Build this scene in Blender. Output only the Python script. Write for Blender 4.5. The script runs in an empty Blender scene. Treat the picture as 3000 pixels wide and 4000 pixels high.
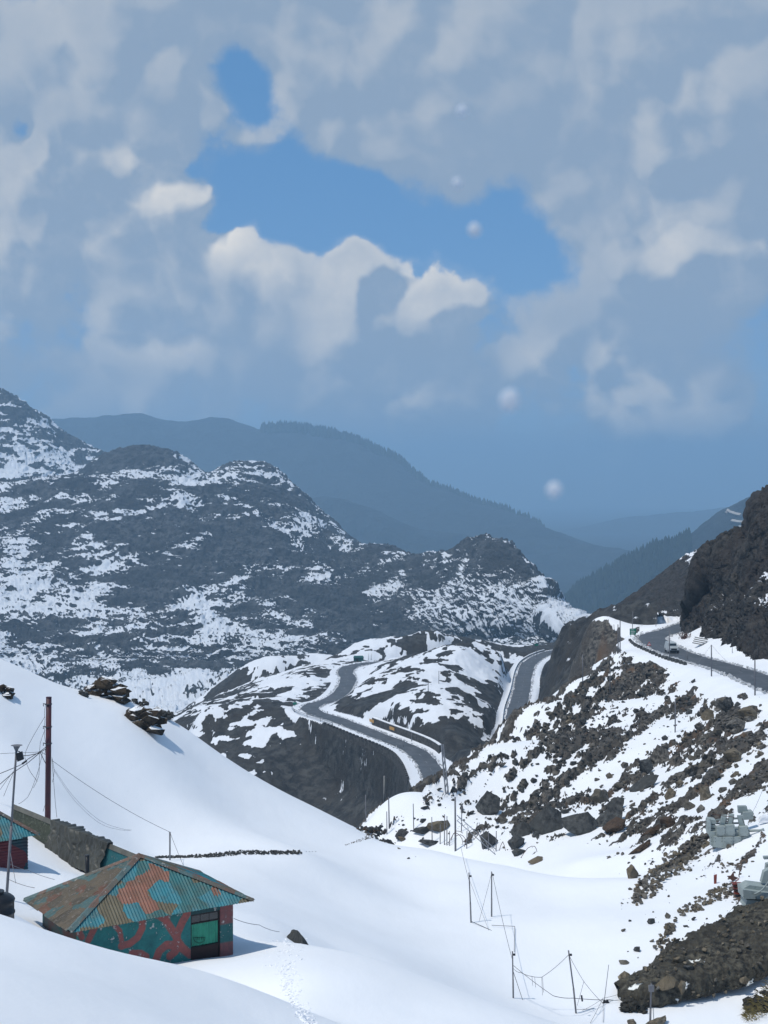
import bpy, bmesh, math, random
import numpy as np
from mathutils import Vector, Matrix
R = math.radians
random.seed(7); rng = np.random.default_rng(11)
scene = bpy.context.scene
COL = scene.collection
# ------------------------------------------------------------------ camera
K = 0.5 / 1659.0          # tangent per picture unit (the picture is 1659 x 2212 units)
H0 = 1000.0               # picture row of the horizon
cd = bpy.data.cameras.new('camera'); cam = bpy.data.objects.new('camera', cd); COL.objects.link(cam)
cd.sensor_fit = 'VERTICAL'; cd.sensor_height = 24.0; cd.lens = 24.0 / (2212 * K)
cd.shift_y = -(1106 - H0) / 2212.0
cd.clip_start = 0.1; cd.clip_end = 60000
cam.rotation_euler = (R(90), 0, 0)
scene.camera = cam
scene.render.resolution_x = 768; scene.render.resolution_y = 1024
# ------------------------------------------------------------------ render settings, exposure
scene.view_settings.view_transform = 'Standard'
try: scene.view_settings.look = 'None'
except Exception: pass
scene.view_settings.gamma = 1.0; scene.view_settings.use_curve_mapping = False
scene.view_settings.exposure = 0.0
scene.cycles.use_denoising = True
scene.cycles.max_bounces = 4; scene.cycles.diffuse_bounces = 2; scene.cycles.glossy_bounces = 2
scene.cycles.transmission_bounces = 2; scene.cycles.volume_bounces = 1; scene.cycles.transparent_max_bounces = 4
scene.cycles.sample_clamp_indirect = 4.0
scene.cycles.use_adaptive_sampling = True; scene.cycles.adaptive_threshold = 0.015
# ------------------------------------------------------------------ sun
SUN = Vector((-0.38, -0.23, 0.89)).normalized()       # towards the sun
sl = bpy.data.lights.new('sun', 'SUN'); so = bpy.data.objects.new('sun', sl); COL.objects.link(so)
sl.energy = 3.0; sl.angle = R(0.53); sl.color = (1.0, 0.95, 0.865)
so.rotation_euler = SUN.to_track_quat('Z', 'Y').to_euler()
so.location = (-200, 50, 400)
# ------------------------------------------------------------------ world: sky and clouds
W = bpy.data.worlds.new('World'); scene.world = W; W.use_nodes = True
NT = W.node_tree; NT.nodes.clear()

def nd(nt, t, **kw):
    n = nt.nodes.new(t)
    for k, v in kw.items():
        if k == 'op': n.operation = v
        else: setattr(n, k, v)
    return n
def lk(nt, a, b): nt.links.new(a, b)
def mth(nt, op, a, b=None, clamp=False):
    n = nd(nt, 'ShaderNodeMath', op=op); n.use_clamp = clamp
    for i, v in enumerate((a, b)):
        if v is None: continue
        if isinstance(v, (int, float)): n.inputs[i].default_value = v
        else: lk(nt, v, n.inputs[i])
    return n.outputs[0]
def vmth(nt, op, a, b=None, s=None):
    n = nd(nt, 'ShaderNodeVectorMath', op=op)
    for i, v in enumerate((a, b)):
        if v is None: continue
        if isinstance(v, (tuple, list, Vector)): n.inputs[i].default_value = tuple(v)
        else: lk(nt, v, n.inputs[i])
    if s is not None: n.inputs['Scale'].default_value = s
    return n.outputs['Value'] if op in ('DISTANCE', 'DOT_PRODUCT', 'LENGTH') else n.outputs['Vector']
def mrange(nt, v, a, b, c=0.0, d=1.0, smooth=True):
    n = nd(nt, 'ShaderNodeMapRange', interpolation_type='SMOOTHSTEP' if smooth else 'LINEAR')
    lk(nt, v, n.inputs['Value'])
    for k, x in zip(('From Min', 'From Max', 'To Min', 'To Max'), (a, b, c, d)): n.inputs[k].default_value = x
    return n.outputs['Result']
def mixc(nt, f, a, b):
    n = nd(nt, 'ShaderNodeMix', data_type='RGBA')
    for s, v in ((n.inputs[0], f), (n.inputs[6], a), (n.inputs[7], b)):
        if isinstance(v, (int, float)): s.default_value = v
        elif isinstance(v, (tuple, list)): s.default_value = (*v[:3], 1)
        else: lk(nt, v, s)
    return n.outputs[2]
def noise(nt, vec, scale, detail=5, rough=0.55, dist=0.0, lac=2.0):
    n = nd(nt, 'ShaderNodeTexNoise'); n.noise_dimensions = '3D'
    if vec is not None: lk(nt, vec, n.inputs['Vector'])
    n.inputs['Scale'].default_value = scale; n.inputs['Detail'].default_value = detail
    n.inputs['Roughness'].default_value = rough; n.inputs['Distortion'].default_value = dist
    n.inputs['Lacunarity'].default_value = lac
    return n.outputs['Fac']

def sdir(px, py):
    return Vector(((px - 829.5) * K, 1.0, (H0 - py) * K)).normalized()
# where cloud masses stand in the sky (+) and where the blue opens (-): direction, reach, amount
CLOUDS = [(60, 470, 230, .34), (330, 420, 170, .34), (130, 620, 280, .34), (420, 560, 170, .34), (520, 690, 170, .34), (250, 780, 320, .26), (300, 890, 300, .18), (640, 860, 240, .20),
          (740, 700, 140, .40), (765, 590, 70, .34), (930, 660, 125, .42), (830, 850, 190, .34), (1180, 820, 120, .22), (1060, 800, 140, .16),
          (1040, 910, 110, .18), (1390, 920, 150, .40), (1500, 970, 180, .34), (1330, 770, 55, .30), (1480, 560, 200, .32), (1610, 540, 150, .26), (1300, 690, 190, .12), (1560, 760, 220, .14),
          (300, 120, 420, .34), (1200, 150, 600, .40), (1500, 330, 360, .34), (820, 200, 300, .26), (850, 40, 400, .26), (120, 250, 200, .16), (-10, 660, 130, .24), (1660, 640, 130, .24), (20, 0, 110, .24),
          (515, 165, 80, -.50), (320, 115, 55, -.40), (620, 300, 90, -.30), (545, 410, 90, -.42), (720, 445, 145, -.66), (880, 475, 130, -.54), (1070, 495, 150, -.68), (960, 520, 100, -.34),
          (650, 520, 60, -.26), (1210, 560, 130, -.48), (1130, 640, 90, -.28), (30, 305, 45, -.30), (850, 590, 40, -.28), (1450, 440, 100, -.22)]
g = bpy.data.node_groups.new('cloud_density', 'ShaderNodeTree')
g.interface.new_socket('Vector', in_out='INPUT', socket_type='NodeSocketVector')
g.interface.new_socket('Density', in_out='OUTPUT', socket_type='NodeSocketFloat')
gi = nd(g, 'NodeGroupInput'); go = nd(g, 'NodeGroupOutput')
vec = gi.outputs[0]
acc = None
wob = nd(g, 'ShaderNodeTexNoise'); wob.inputs['Scale'].default_value = 11; wob.inputs['Detail'].default_value = 4
lk(g, vec, wob.inputs['Vector'])
wv = vmth(g, 'SCALE', vmth(g, 'SUBTRACT', wob.outputs['Color'], (.5, .5, .5)), s=0.075)
vw = vmth(g, 'ADD', vec, wv)
for px, py, rad, amt in CLOUDS:
    d = vmth(g, 'DISTANCE', vw, tuple(sdir(px, py)))
    m = mrange(g, d, 0.0, rad * K * 1.25, amt, 0.0)
    acc = m if acc is None else mth(g, 'ADD', acc, m)
# heaped, rounded billows at three sizes
bil = None
for sc_, w_ in ((9, .55), (21, .30), (47, .15)):
    vo = nd(g, 'ShaderNodeTexVoronoi'); vo.feature = 'F1'; vo.inputs['Scale'].default_value = sc_; vo.inputs['Detail'].default_value = 0
    lk(g, vw, vo.inputs['Vector']); t_ = mth(g, 'MULTIPLY', mth(g, 'SUBTRACT', .36, mth(g, 'POWER', vo.outputs['Distance'], 2.0)), w_)
    bil = t_ if bil is None else mth(g, 'ADD', bil, t_)
n2 = noise(g, vec, 5.0, 4, .55)
den = mth(g, 'ADD', mth(g, 'ADD', mth(g, 'MULTIPLY', bil, .85), mth(g, 'MULTIPLY', n2, .75)), mth(g, 'ADD', acc, .11))
lk(g, den, go.inputs[0])
tc = nd(NT, 'ShaderNodeTexCoord')
skyv = tc.outputs['Generated']
sky = nd(NT, 'ShaderNodeTexSky'); sky.sky_type = 'NISHITA'; sky.sun_disc = False
sky.sun_elevation = math.asin(SUN.z); sky.sun_rotation = math.atan2(SUN.x, SUN.y)
sky.altitude = 4000; sky.air_density = 1.0; sky.dust_density = 1.2; sky.ozone_density = 1.5
def cg(v):
    n = nd(NT, 'ShaderNodeGroup'); n.node_tree = g; lk(NT, v, n.inputs[0]); return n.outputs[0]
d0 = cg(skyv)
d1 = cg(vmth(NT, 'ADD', skyv, tuple(Vector((-.60, 0, .80)) * 0.017)))
fine = noise(NT, skyv, 30, 6, .66)
# heaped cumulus (crisp, sunlit) as against flat cloud (soft, grey)
lm = None
for px, py, rad, amt in [(120, 430, 200, .8), (350, 400, 200, 1), (60, 560, 170, .9), (470, 520, 130, 1), (560, 620, 130, .9), (330, 690, 150, .8), (760, 620, 160, 1), (930, 640, 160, 1), (800, 760, 200, 1), (880, 880, 130, 1), (1380, 900, 180, 1), (1480, 960, 190, .9), (1330, 770, 70, .8), (1450, 540, 180, .9), (1600, 580, 130, .9), (1180, 810, 100, .7), (1040, 910, 90, .7), (850, 60, 350, .35), (1450, 260, 300, .45), (1250, 160, 260, .2), (200, 100, 250, .25), (1100, 1115, 60, .5), (320, 880, 90, .5)]:
    m = mrange(NT, vmth(NT, 'DISTANCE', skyv, tuple(sdir(px, py))), 0.0, rad * K * 1.3, amt, 0.0)
    lm = m if lm is None else mth(NT, 'MAXIMUM', lm, m)
df = mth(NT, 'ADD', d0, mth(NT, 'MULTIPLY', mth(NT, 'SUBTRACT', fine, .5), .62))
soft = mrange(NT, df, .42, .74); crisp = mrange(NT, df, .54, .66)
cv = nd(NT, 'ShaderNodeMix', data_type='FLOAT'); lk(NT, lm, cv.inputs[0]); lk(NT, soft, cv.inputs[2]); lk(NT, crisp, cv.inputs[3]); cover = cv.outputs[0]
lit = mrange(NT, mth(NT, 'SUBTRACT', d0, d1), -.06, .15)
thick = mrange(NT, d0, .56, 1.05, 1.0, .55)
lit3 = mth(NT, 'ADD', mth(NT, 'MULTIPLY', lit, thick), mth(NT, 'MULTIPLY', mth(NT, 'SUBTRACT', fine, .5), .75), clamp=True)
lit3 = mth(NT, 'MULTIPLY', lit3, mth(NT, 'ADD', mth(NT, 'MULTIPLY', lm, .84), .22))
ccol = mixc(NT, lit3, (3.3, 4.4, 5.9), (10.5, 10.0, 9.2))
skyc = mixc(NT, .6, sky.outputs[0], (1.3, 3.9, 7.9))
col = mixc(NT, mth(NT, 'MULTIPLY', cover, .96), skyc, ccol)
bg = nd(NT, 'ShaderNodeBackground'); lk(NT, col, bg.inputs['Color']); bg.inputs['Strength'].default_value = 0.085
wo = nd(NT, 'ShaderNodeOutputWorld'); lk(NT, bg.outputs[0], wo.inputs['Surface'])
W.cycles.sampling_method = 'MANUAL'; W.cycles.sample_map_resolution = 512

# ------------------------------------------------------------------ helpers: noise, places, meshes
PERM = rng.permutation(256).astype(np.int64); PERM = np.concatenate([PERM, PERM, PERM])
GR = rng.normal(size=(256, 3)); GR /= np.linalg.norm(GR, axis=1)[:, None]
def perlin(x, y, z):
    x, y, z = np.broadcast_arrays(np.asarray(x, float), np.asarray(y, float), np.asarray(z, float))
    xi, yi, zi = np.floor(x), np.floor(y), np.floor(z)
    fx, fy, fz = x - xi, y - yi, z - zi
    xi, yi, zi = (xi.astype(np.int64) & 255, yi.astype(np.int64) & 255, zi.astype(np.int64) & 255)
    u, v, w = [t * t * t * (t * (t * 6 - 15) + 10) for t in (fx, fy, fz)]
    def gd(i, j, k):
        h = PERM[PERM[PERM[xi + i] + yi + j] + zi + k]
        G = GR[h]
        return G[..., 0] * (fx - i) + G[..., 1] * (fy - j) + G[..., 2] * (fz - k)
    l = lambda a, b, t: a + (b - a) * t
    return l(l(l(gd(0, 0, 0), gd(1, 0, 0), u), l(gd(0, 1, 0), gd(1, 1, 0), u), v),
             l(l(gd(0, 0, 1), gd(1, 0, 1), u), l(gd(0, 1, 1), gd(1, 1, 1), u), v), w) * 1.6
def fbm(x, y, z, octv=5, gain=.5, lac=2.03):
    s = 0; a = 1.0; n = 0
    for i in range(octv):
        s = s + a * perlin(x + 17.3 * i, y - 9.1 * i, z + 5.7 * i); n += a
        x, y, z = x * lac, y * lac, z * lac; a *= gain
    return s / n
def ridged(x, y, z, octv=5, gain=.5, lac=2.03):
    s = 0; a = 1.0; n = 0
    for i in range(octv):
        s = s + a * (1 - 2 * np.abs(perlin(x + 17.3 * i, y - 9.1 * i, z + 5.7 * i))); n += a
        x, y, z = x * lac, y * lac, z * lac; a *= gain
    return s / n
def rank01(a, mask=None):
    """share of the places that lie lower: turns any noise into an even spread from 0 to 1"""
    out = np.zeros(a.shape); m = np.ones(a.shape, bool) if mask is None else mask
    v = a[m]; q = np.sort(v[::7] if len(v) > 70000 else v); out[m] = np.searchsorted(q, v) / len(q); return out
def sstep(a, b, x):
    t = np.clip((x - a) / (b - a), 0, 1); return t * t * (3 - 2 * t)
def at(px, py, D): return np.array([(px - 829.5) * K * D, D, -(py - H0) * K * D])
def atz(px, py, z): return at(px, py, -z / ((py - H0) * K))
def topix(x, y, z): return 829.5 + x / (y * K), H0 - z / (y * K)
def gmap(px, py, pts, sig=60.0):
    """smooth map of values known at places (solved on a coarse grid, then interpolated)"""
    gxs = np.arange(-300, 2001, 8.0); gys = np.arange(700, 2401, 8.0); X, Y = np.meshgrid(gxs, gys)
    num = 0; den = 1e-9
    for (a, b, v) in pts:
        r2 = (X - a) ** 2 + ((Y - b) * 1.3) ** 2
        w = np.exp(-r2 / (2 * sig * sig)) + 1e-7 / (1 + r2 / 1e4)
        num = num + w * v; den = den + w
    G = num / den
    fx = np.clip((px + 300) / 8, 0, len(gxs) - 1.001); fy = np.clip((py - 700) / 8, 0, len(gys) - 1.001)
    i, j = fy.astype(int), fx.astype(int); ty, tx = fy - i, fx - j
    return (G[i, j] * (1 - tx) + G[i, j + 1] * tx) * (1 - ty) + (G[i + 1, j] * (1 - tx) + G[i + 1, j + 1] * tx) * ty
class TPS:
    def __init__(s, P, lam=0.0):
        P = np.array(P, float); s.c = P[:, :2]; n = len(P); s.sc = 100.0
        A = np.zeros((n + 3, n + 3)); A[:n, :n] = s.k(s.c, s.c) + lam * np.eye(n)
        A[:n, n] = 1; A[:n, n + 1:] = s.c / s.sc; A[n:, :n] = A[:n, n:].T
        b = np.zeros(n + 3); b[:n] = P[:, 2]
        s.w = np.linalg.solve(A, b)
    def k(s, a, b):
        r2 = ((a[:, None, :] - b[None]) ** 2).sum(-1) / s.sc ** 2
        return 0.5 * r2 * np.log(np.maximum(r2, 1e-12))
    def __call__(s, x, y):
        sh = np.shape(x); p = np.stack([np.ravel(x), np.ravel(y)], -1); out = np.empty(len(p))
        for i in range(0, len(p), 20000):
            q = p[i:i + 20000]
            out[i:i + 20000] = s.k(q, s.c) @ s.w[:-3] + s.w[-3] + (q / s.sc) @ s.w[-2:]
        return out.reshape(sh)
def grid_mesh(name, P, attrs=None, mat=None, smooth=True, flip=False):
    """P: (rows, cols, 3) -> one sheet"""
    nv, nu = P.shape[:2]
    idx = np.arange(nv * nu).reshape(nv, nu)
    q = np.stack([idx[:-1, :-1], idx[:-1, 1:], idx[1:, 1:], idx[1:, :-1]], -1).reshape(-1, 4)
    if flip: q = q[:, ::-1]
    me = bpy.data.meshes.new(name)
    me.vertices.add(nv * nu); me.vertices.foreach_set('co', P.reshape(-1).astype(np.float32))
    me.loops.add(len(q) * 4); me.loops.foreach_set('vertex_index', q.reshape(-1).astype(np.int32))
    me.polygons.add(len(q)); me.polygons.foreach_set('loop_start', np.arange(0, len(q) * 4, 4, dtype=np.int32))
    try: me.polygons.foreach_set('loop_total', np.full(len(q), 4, dtype=np.int32))
    except Exception: pass
    me.polygons.foreach_set('use_smooth', np.full(len(q), smooth))
    me.update()
    for k, v in (attrs or {}).items():
        a = me.attributes.new(k, 'FLOAT', 'POINT'); a.data.foreach_set('value', np.ravel(v).astype(np.float32))
    o = bpy.data.objects.new(name, me); COL.objects.link(o)
    if mat: me.materials.append(mat)
    return o
def interp_row(row, n, px0=None, px1=None):
    row = np.array(row, float); a = row[:, 0]
    u = np.linspace(a[0] if px0 is None else px0, a[-1] if px1 is None else px1, n)
    # monotone-ish cubic through the points (finite differences)
    out = []
    for c in (1, 2):
        y = row[:, c]; d = np.gradient(y, a) if len(a) > 2 else np.full(len(a), (y[-1] - y[0]) / (a[-1] - a[0]))
        i = np.clip(np.searchsorted(a, u) - 1, 0, len(a) - 2); h = a[i + 1] - a[i]; t = np.clip((u - a[i]) / h, 0, 1)
        out.append((2*t**3-3*t**2+1)*y[i] + (t**3-2*t**2+t)*h*d[i] + (-2*t**3+3*t**2)*y[i+1] + (t**3-t**2)*h*d[i+1])
    return u, out[0], out[1]
def loft(rows, nu, nv, cum=None):
    """rows of (px, py, D), first the far crest, last the near foot -> (nv, nu, 3) world points"""
    L = []
    for r in rows:
        u, py, D = interp_row(r, nu); L.append(np.stack([(u - 829.5) * K * D, D, -(py - H0) * K * D], -1))
    L = np.array(L); m = len(L)
    t = np.linspace(0, m - 1, nv)
    if cum is not None:                       # rows per span
        t = np.concatenate([np.linspace(i, i + 1, c, endpoint=False) for i, c in enumerate(cum)] + [[m - 1]])
    i = np.clip(t.astype(int), 0, m - 2); f = (t - i)[:, None, None]
    p0, p1, p2, p3 = L[np.maximum(i - 1, 0)], L[i], L[i + 1], L[np.minimum(i + 2, m - 1)]
    return 0.5 * (2*p1 + (p2-p0)*f + (2*p0-5*p1+4*p2-p3)*f**2 + (3*p1-p0-3*p2+p3)*f**3)
def normals(P):
    du = np.gradient(P, axis=1); dv = np.gradient(P, axis=0); n = np.cross(du, dv)
    n /= np.linalg.norm(n, axis=-1, keepdims=True) + 1e-12
    return n if n[..., 2].mean() > 0 else -n
def tag(o, label=None, cat=None, group=None, kind=None):
    if label: o['label'] = label
    if cat: o['category'] = cat
    if group: o['group'] = group
    if kind: o['kind'] = kind
    return o

# ------------------------------------------------------------------ materials
def new_mat(name):
    m = bpy.data.materials.new(name); m.use_nodes = True; nt = m.node_tree; nt.nodes.clear()
    out = nd(nt, 'ShaderNodeOutputMaterial'); b = nd(nt, 'ShaderNodeBsdfPrincipled'); lk(nt, b.outputs[0], out.inputs['Surface'])
    b.inputs['Specular IOR Level'].default_value = .3
    return m, nt, b
def bump(nt, b, h, strength=.4, dist=.05):
    n = nd(nt, 'ShaderNodeBump'); n.inputs['Strength'].default_value = strength; n.inputs['Distance'].default_value = dist
    lk(nt, h, n.inputs['Height']); lk(nt, n.outputs[0], b.inputs['Normal'])
def ground_mat(name, rock_a, rock_b, rock_c, sc, edge=.02, snow=(.80, .82, .85), fine=.5, bumpd=.1, snowbump=.10, attr='snow', tint=None):
    """snow over rock: the mesh attribute says how deep the snow lies; noise breaks the edge"""
    m, nt, b = new_mat(name)
    geo = nd(nt, 'ShaderNodeNewGeometry'); P = geo.outputs['Position']
    a = nd(nt, 'ShaderNodeAttribute'); a.attribute_name = attr
    nf = noise(nt, P, 1.0 / sc, 5, .6)
    s = mth(nt, 'ADD', a.outputs['Fac'], mth(nt, 'MULTIPLY', mth(nt, 'SUBTRACT', nf, .5), fine))
    f = mrange(nt, s, -edge, edge)
    r1 = noise(nt, P, .45 / sc, 6, .65, .3); r2 = noise(nt, P, .08 / sc, 3, .5)
    rc = mixc(nt, mrange(nt, r1, .35, .68), rock_a, rock_b)
    rc = mixc(nt, mrange(nt, r2, .42, .62, 0, .75), rc, rock_c)
    if tint:
        t = nd(nt, 'ShaderNodeAttribute'); t.attribute_name = 'tint'
        rc = mixc(nt, t.outputs['Fac'], rc, tint)
    sn = mixc(nt, mrange(nt, r2, .3, .7), snow, tuple(c * .96 for c in snow))
    lk(nt, mixc(nt, f, rc, sn), b.inputs['Base Color'])
    b.inputs['Roughness'].default_value = .8
    sv = noise(nt, vmth(nt, 'MULTIPLY', P, (1.0, .45, 1.0)), .9, 5, .55)
    hb = mth(nt, 'ADD', mth(nt, 'MULTIPLY', mth(nt, 'MULTIPLY', r1, 1.0), mth(nt, 'SUBTRACT', 1.0, f)), mth(nt, 'MULTIPLY', mth(nt, 'MULTIPLY', f, sv), snowbump))
    bump(nt, b, hb, 1.0, bumpd * 1.6)
    return m
M_snowfield = ground_mat('snow_and_rock_near', (.016, .015, .015), (.15, .138, .12), (.06, .052, .044), .38, .03, snow=(.83, .85, .88), bumpd=.25, fine=.5, tint=(.12, .075, .045))
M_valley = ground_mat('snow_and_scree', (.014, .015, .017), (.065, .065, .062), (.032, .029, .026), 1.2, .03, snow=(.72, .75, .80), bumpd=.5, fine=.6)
M_mount = ground_mat('snow_and_mountain', (.005, .007, .009), (.085, .09, .094), (.018, .02, .021), 4, .03, snow=(.64, .68, .74), bumpd=3.0, fine=.45)  # albedo lowered here, standing in for cloud shade over the mountains
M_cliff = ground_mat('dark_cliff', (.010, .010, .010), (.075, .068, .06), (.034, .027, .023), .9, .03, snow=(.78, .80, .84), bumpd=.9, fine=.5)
M_ridge = ground_mat('forested_ridge', (.010, .016, .022), (.024, .034, .040), (.016, .024, .03), 40, .03, fine=.2, bumpd=20)

# ------------------------------------------------------------------ near ground: snow banks, bowl, left hill, right slope (one sheet)
F = []
def A(*pts):
    for px, py, D in pts: F.append(at(px, py, D))
def Z(*pts):                                   # hidden ground: column, distance, height
    for px, D, z in pts: F.append(np.array([(px - 829.5) * K * D, D, z]))
A((0, 2212, 24), (0, 2100, 31), (0, 1974, 43), (200, 2212, 29), (205, 2040, 45), (200, 2120, 36), (420, 2212, 36), (420, 2098, 48), (100, 2008, 44.4), (300, 2066, 46.6), (355, 2080, 47.3), (490, 2122, 48.5), (620, 2168, 49), (560, 2146, 49), (560, 2212, 43),
  (680, 2192, 49), (-200, 2150, 26), (-200, 2010, 38), (-200, 1930, 46), (900, 2330, 40), (1300, 2450, 38), (1700, 2450, 42), (300, 2400, 22), (-200, 2400, 15), (800, 2600, 20), (1500, 2700, 22))
Z((100, 52, -18.6), (300, 54, -19.8), (450, 55, -20.3), (0, 50, -16.4), (-200, 54, -15.8), (560, 54, -19.6))
A((500, 2067, 63.5), (440, 2073, 62.2), (520, 2095, 58.8), (600, 2120, 56.5), (640, 2160, 54), (740, 2212, 52), (620, 2034, 66), (560, 2046, 65), (700, 2049, 66), (850, 2089, 64.5), (1000, 2142, 62), (1110, 2180, 61),
  (1300, 2240, 60), (900, 2185, 55), (1000, 2220, 53), (1200, 2310, 50))
Z((700, 71, -23.4), (850, 70.5, -24.6), (1000, 69, -25.8), (1110, 69, -26.9), (1300, 68, -27.5), (620, 71, -22.3), (300, 62, -20.3), (200, 62, -19.8), (290, 70, -20.6))
A((700, 2030, 79), (850, 2078, 80), (1000, 2130, 83), (1109, 2157, 86), (1245, 2190, 85), (1300, 2216, 83), (900, 1950, 105), (1018, 1994, 100), (1062, 1980, 102), (1200, 2050, 96), (700, 1930, 98), (550, 1950, 81), (600, 2000, 74),
  (1150, 1935, 110), (1300, 2000, 99), (560, 1890, 95), (420, 1850, 97), (650, 1840, 103), (330, 1850, 96), (430, 1900, 83))
A((330, 1780, 102), (300, 1700, 105.5), (300, 1600, 110.5), (270, 1514, 117), (185, 1500, 115.5), (100, 1470, 112), (0, 1442, 108), (-200, 1390, 105), (400, 1574, 121), (560, 1684, 125), (680, 1747, 126.5), (770, 1791, 127),
  (100, 1600, 103.5), (0, 1600, 98.5), (-200, 1600, 94), (100, 1700, 95.5), (0, 1700, 91), (500, 1760, 111), (600, 1790, 114), (450, 1660, 117))
A((150, 1882, 77.5), (100, 1850, 79), (60, 1892, 71.2), (200, 1902, 75), (0, 1900, 69.5), (15, 1978, 55), (-200, 1900, 62), (230, 1850, 85), (115, 1882, 72.8))
Z((0, 125, -20), (270, 135, -30), (400, 140, -36), (560, 145, -42), (680, 143, -43), (770, 142, -42), (0, 160, -45), (300, 200, -80), (700, 200, -85), (-200, 130, -22), (-200, 260, -80), (400, 340, -110), (800, 340, -110), (820, 170, -52))
A((800, 1803, 126.5), (830, 1822, 124.5), (930, 1836, 122.5), (1000, 1852, 120), (1100, 1870, 118), (1200, 1892, 115.5), (1330, 1902, 112), (850, 1872, 115), (1000, 1915, 110))
Z((850, 136, -37.5), (1000, 133, -37.5), (1150, 129, -36.5), (1250, 124, -34.8))
# right slope
A((850, 1802, 156), (1000, 1832, 150), (1150, 1850, 141), (1250, 1862, 133), (790, 1788, 158), (870, 1742, 174), (950, 1692, 191), (1050, 1624, 220), (1100, 1590, 235), (1160, 1542, 252), (1250, 1472, 279), (1330, 1402, 303), (1365, 1374, 318),
  (1000, 1760, 172), (1340, 1650, 178), (1500, 1600, 176), (1500, 1700, 150), (1340, 1750, 150), (1200, 1700, 176), (1400, 1530, 212), (1659, 1700, 135), (1659, 1600, 158), (1500, 1520, 205), (1250, 1560, 235), (1150, 1640, 208),
  (1800, 1700, 128), (1800, 1560, 165), (1800, 1480, 195))
A((900, 1730, 181), (830, 1770, 165), (870, 1750, 173))
Z((850, 182, -46), (900, 199, -49), (950, 206, -50), (1000, 222, -53), (950, 215, -57), (800, 200, -66), (1050, 250, -60), (1100, 270, -62), (1160, 285, -60), (1250, 310, -57), (900, 300, -95), (1330, 330, -47), (1200, 345, -70), (1100, 350, -90), (1265, 362, -48))
A((1450, 1880, 117), (1400, 1950, 106), (1500, 1850, 121), (1550, 1950, 102), (1659, 1850, 112), (1659, 1960, 99), (1450, 2050, 94), (1340, 2112, 90), (1575, 1805, 119), (1560, 2100, 91), (1659, 2150, 88), (1500, 2200, 85), (1400, 2212, 84), (1450, 1800, 131), (1350, 1830, 136),
  (1800, 2000, 92), (1800, 1850, 108), (1800, 2200, 84))
ROAD3 = [(1740, 1508, 186), (1700, 1493, 195), (1659, 1477, 205), (1616.7, 1459, 220), (1563, 1441, 238), (1510, 1427, 255), (1470, 1413.5, 270), (1430, 1397, 287), (1412, 1385, 300), (1408.6, 1377, 308), (1422, 1370, 316), (1448, 1364, 324), (1475, 1355, 334), (1500, 1346, 346), (1530, 1338, 356)]
A(*ROAD3)
A((1500, 1385, 281), (1550, 1393, 267), (1600, 1423, 246), (1659, 1452, 223), (1540, 1462, 228), (1400, 1442, 264), (1440, 1425, 268), (1300, 1357, 345), (1265, 1364, 349), (1400, 1352, 348), (1350, 1352, 350), (1500, 1345, 318), (1560, 1384, 278), (1620, 1416, 252), (1659, 1428, 242), (1800, 1440, 220))
tF = TPS(F, 4e-5)
def polyline_dist(x, y, pts):
    """distance to a polyline in plan, and height along it"""
    best = np.full(np.shape(x), 1e9); zz = np.zeros(np.shape(x)); side = np.zeros(np.shape(x))
    for a, b in zip(pts[:-1], pts[1:]):
        dx, dy = b[0] - a[0], b[1] - a[1]; L2 = dx * dx + dy * dy
        t = np.clip(((x - a[0]) * dx + (y - a[1]) * dy) / L2, 0, 1)
        ex, ey = x - a[0] - t * dx, y - a[1] - t * dy
        d = np.hypot(ex, ey); m = d < best
        best = np.where(m, d, best); zz = np.where(m, a[2] + t * (b[2] - a[2]), zz); side = np.where(m, np.sign(dx * ey - dy * ex), side)
    return best, zz, side
def smooth_line(pts, step=2.0):
    P = np.array(pts); out = []
    for i in range(len(P) - 1):
        p0, p1, p2, p3 = P[max(i - 1, 0)], P[i], P[i + 1], P[min(i + 2, len(P) - 1)]
        n = max(2, int(np.linalg.norm(p2 - p1) / step))
        for f in np.linspace(0, 1, n, endpoint=False):
            out.append(0.5 * (2*p1 + (p2-p0)*f + (2*p0-5*p1+4*p2-p3)*f**2 + (3*p1-p0-3*p2+p3)*f**3))
    out.append(P[-1]); return np.array(out)
L3 = smooth_line([at(*p) for p in ROAD3], 3.0)
SLD = np.array([-0.50, -0.866])                       # fall line of the right slope
ROCKCOV = [(1250, 1500, .46), (1350, 1440, .54), (1430, 1460, .46), (1180, 1560, .44), (1080, 1640, .42), (1000, 1690, .38), (900, 1750, .42), (850, 1780, .44), (940, 1715, .40), (1250, 1600, .40), (1150, 1680, .34), (1050, 1760, .30),
           (1350, 1560, .40), (1450, 1520, .34), (1550, 1510, .36), (1620, 1540, .46), (1500, 1580, .36), (1600, 1620, .46), (1640, 1680, .40), (1550, 1680, .40), (1450, 1650, .36), (1380, 1620, .28), (1300, 1680, .30), (1400, 1720, .44), (1500, 1730, .34), (1240, 1740, .30), (1150, 1780, .40), (1050, 1800, .35), (1620, 1500, .26), (1659, 1480, .12),
           (1400, 1790, .28), (1500, 1790, .18), (1600, 1760, .12), (1480, 1850, .24), (1600, 1850, .02), (1450, 1930, .14), (1550, 1900, .12), (1400, 2000, .10), (1300, 1830, .12), (1300, 1900, .0), (1200, 1900, -.3), (1000, 1860, -.4), (1200, 2100, -.4), (900, 2000, -.4), (600, 1900, -.4), (1600, 2200, .0), (1340, 1380, .15), (1450, 1440, .3),
           (1330, 1355, -.1), (1400, 1365, 0), (1560, 1410, -.1), (1640, 1440, -.1), (1470, 1400, 0)]
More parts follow.
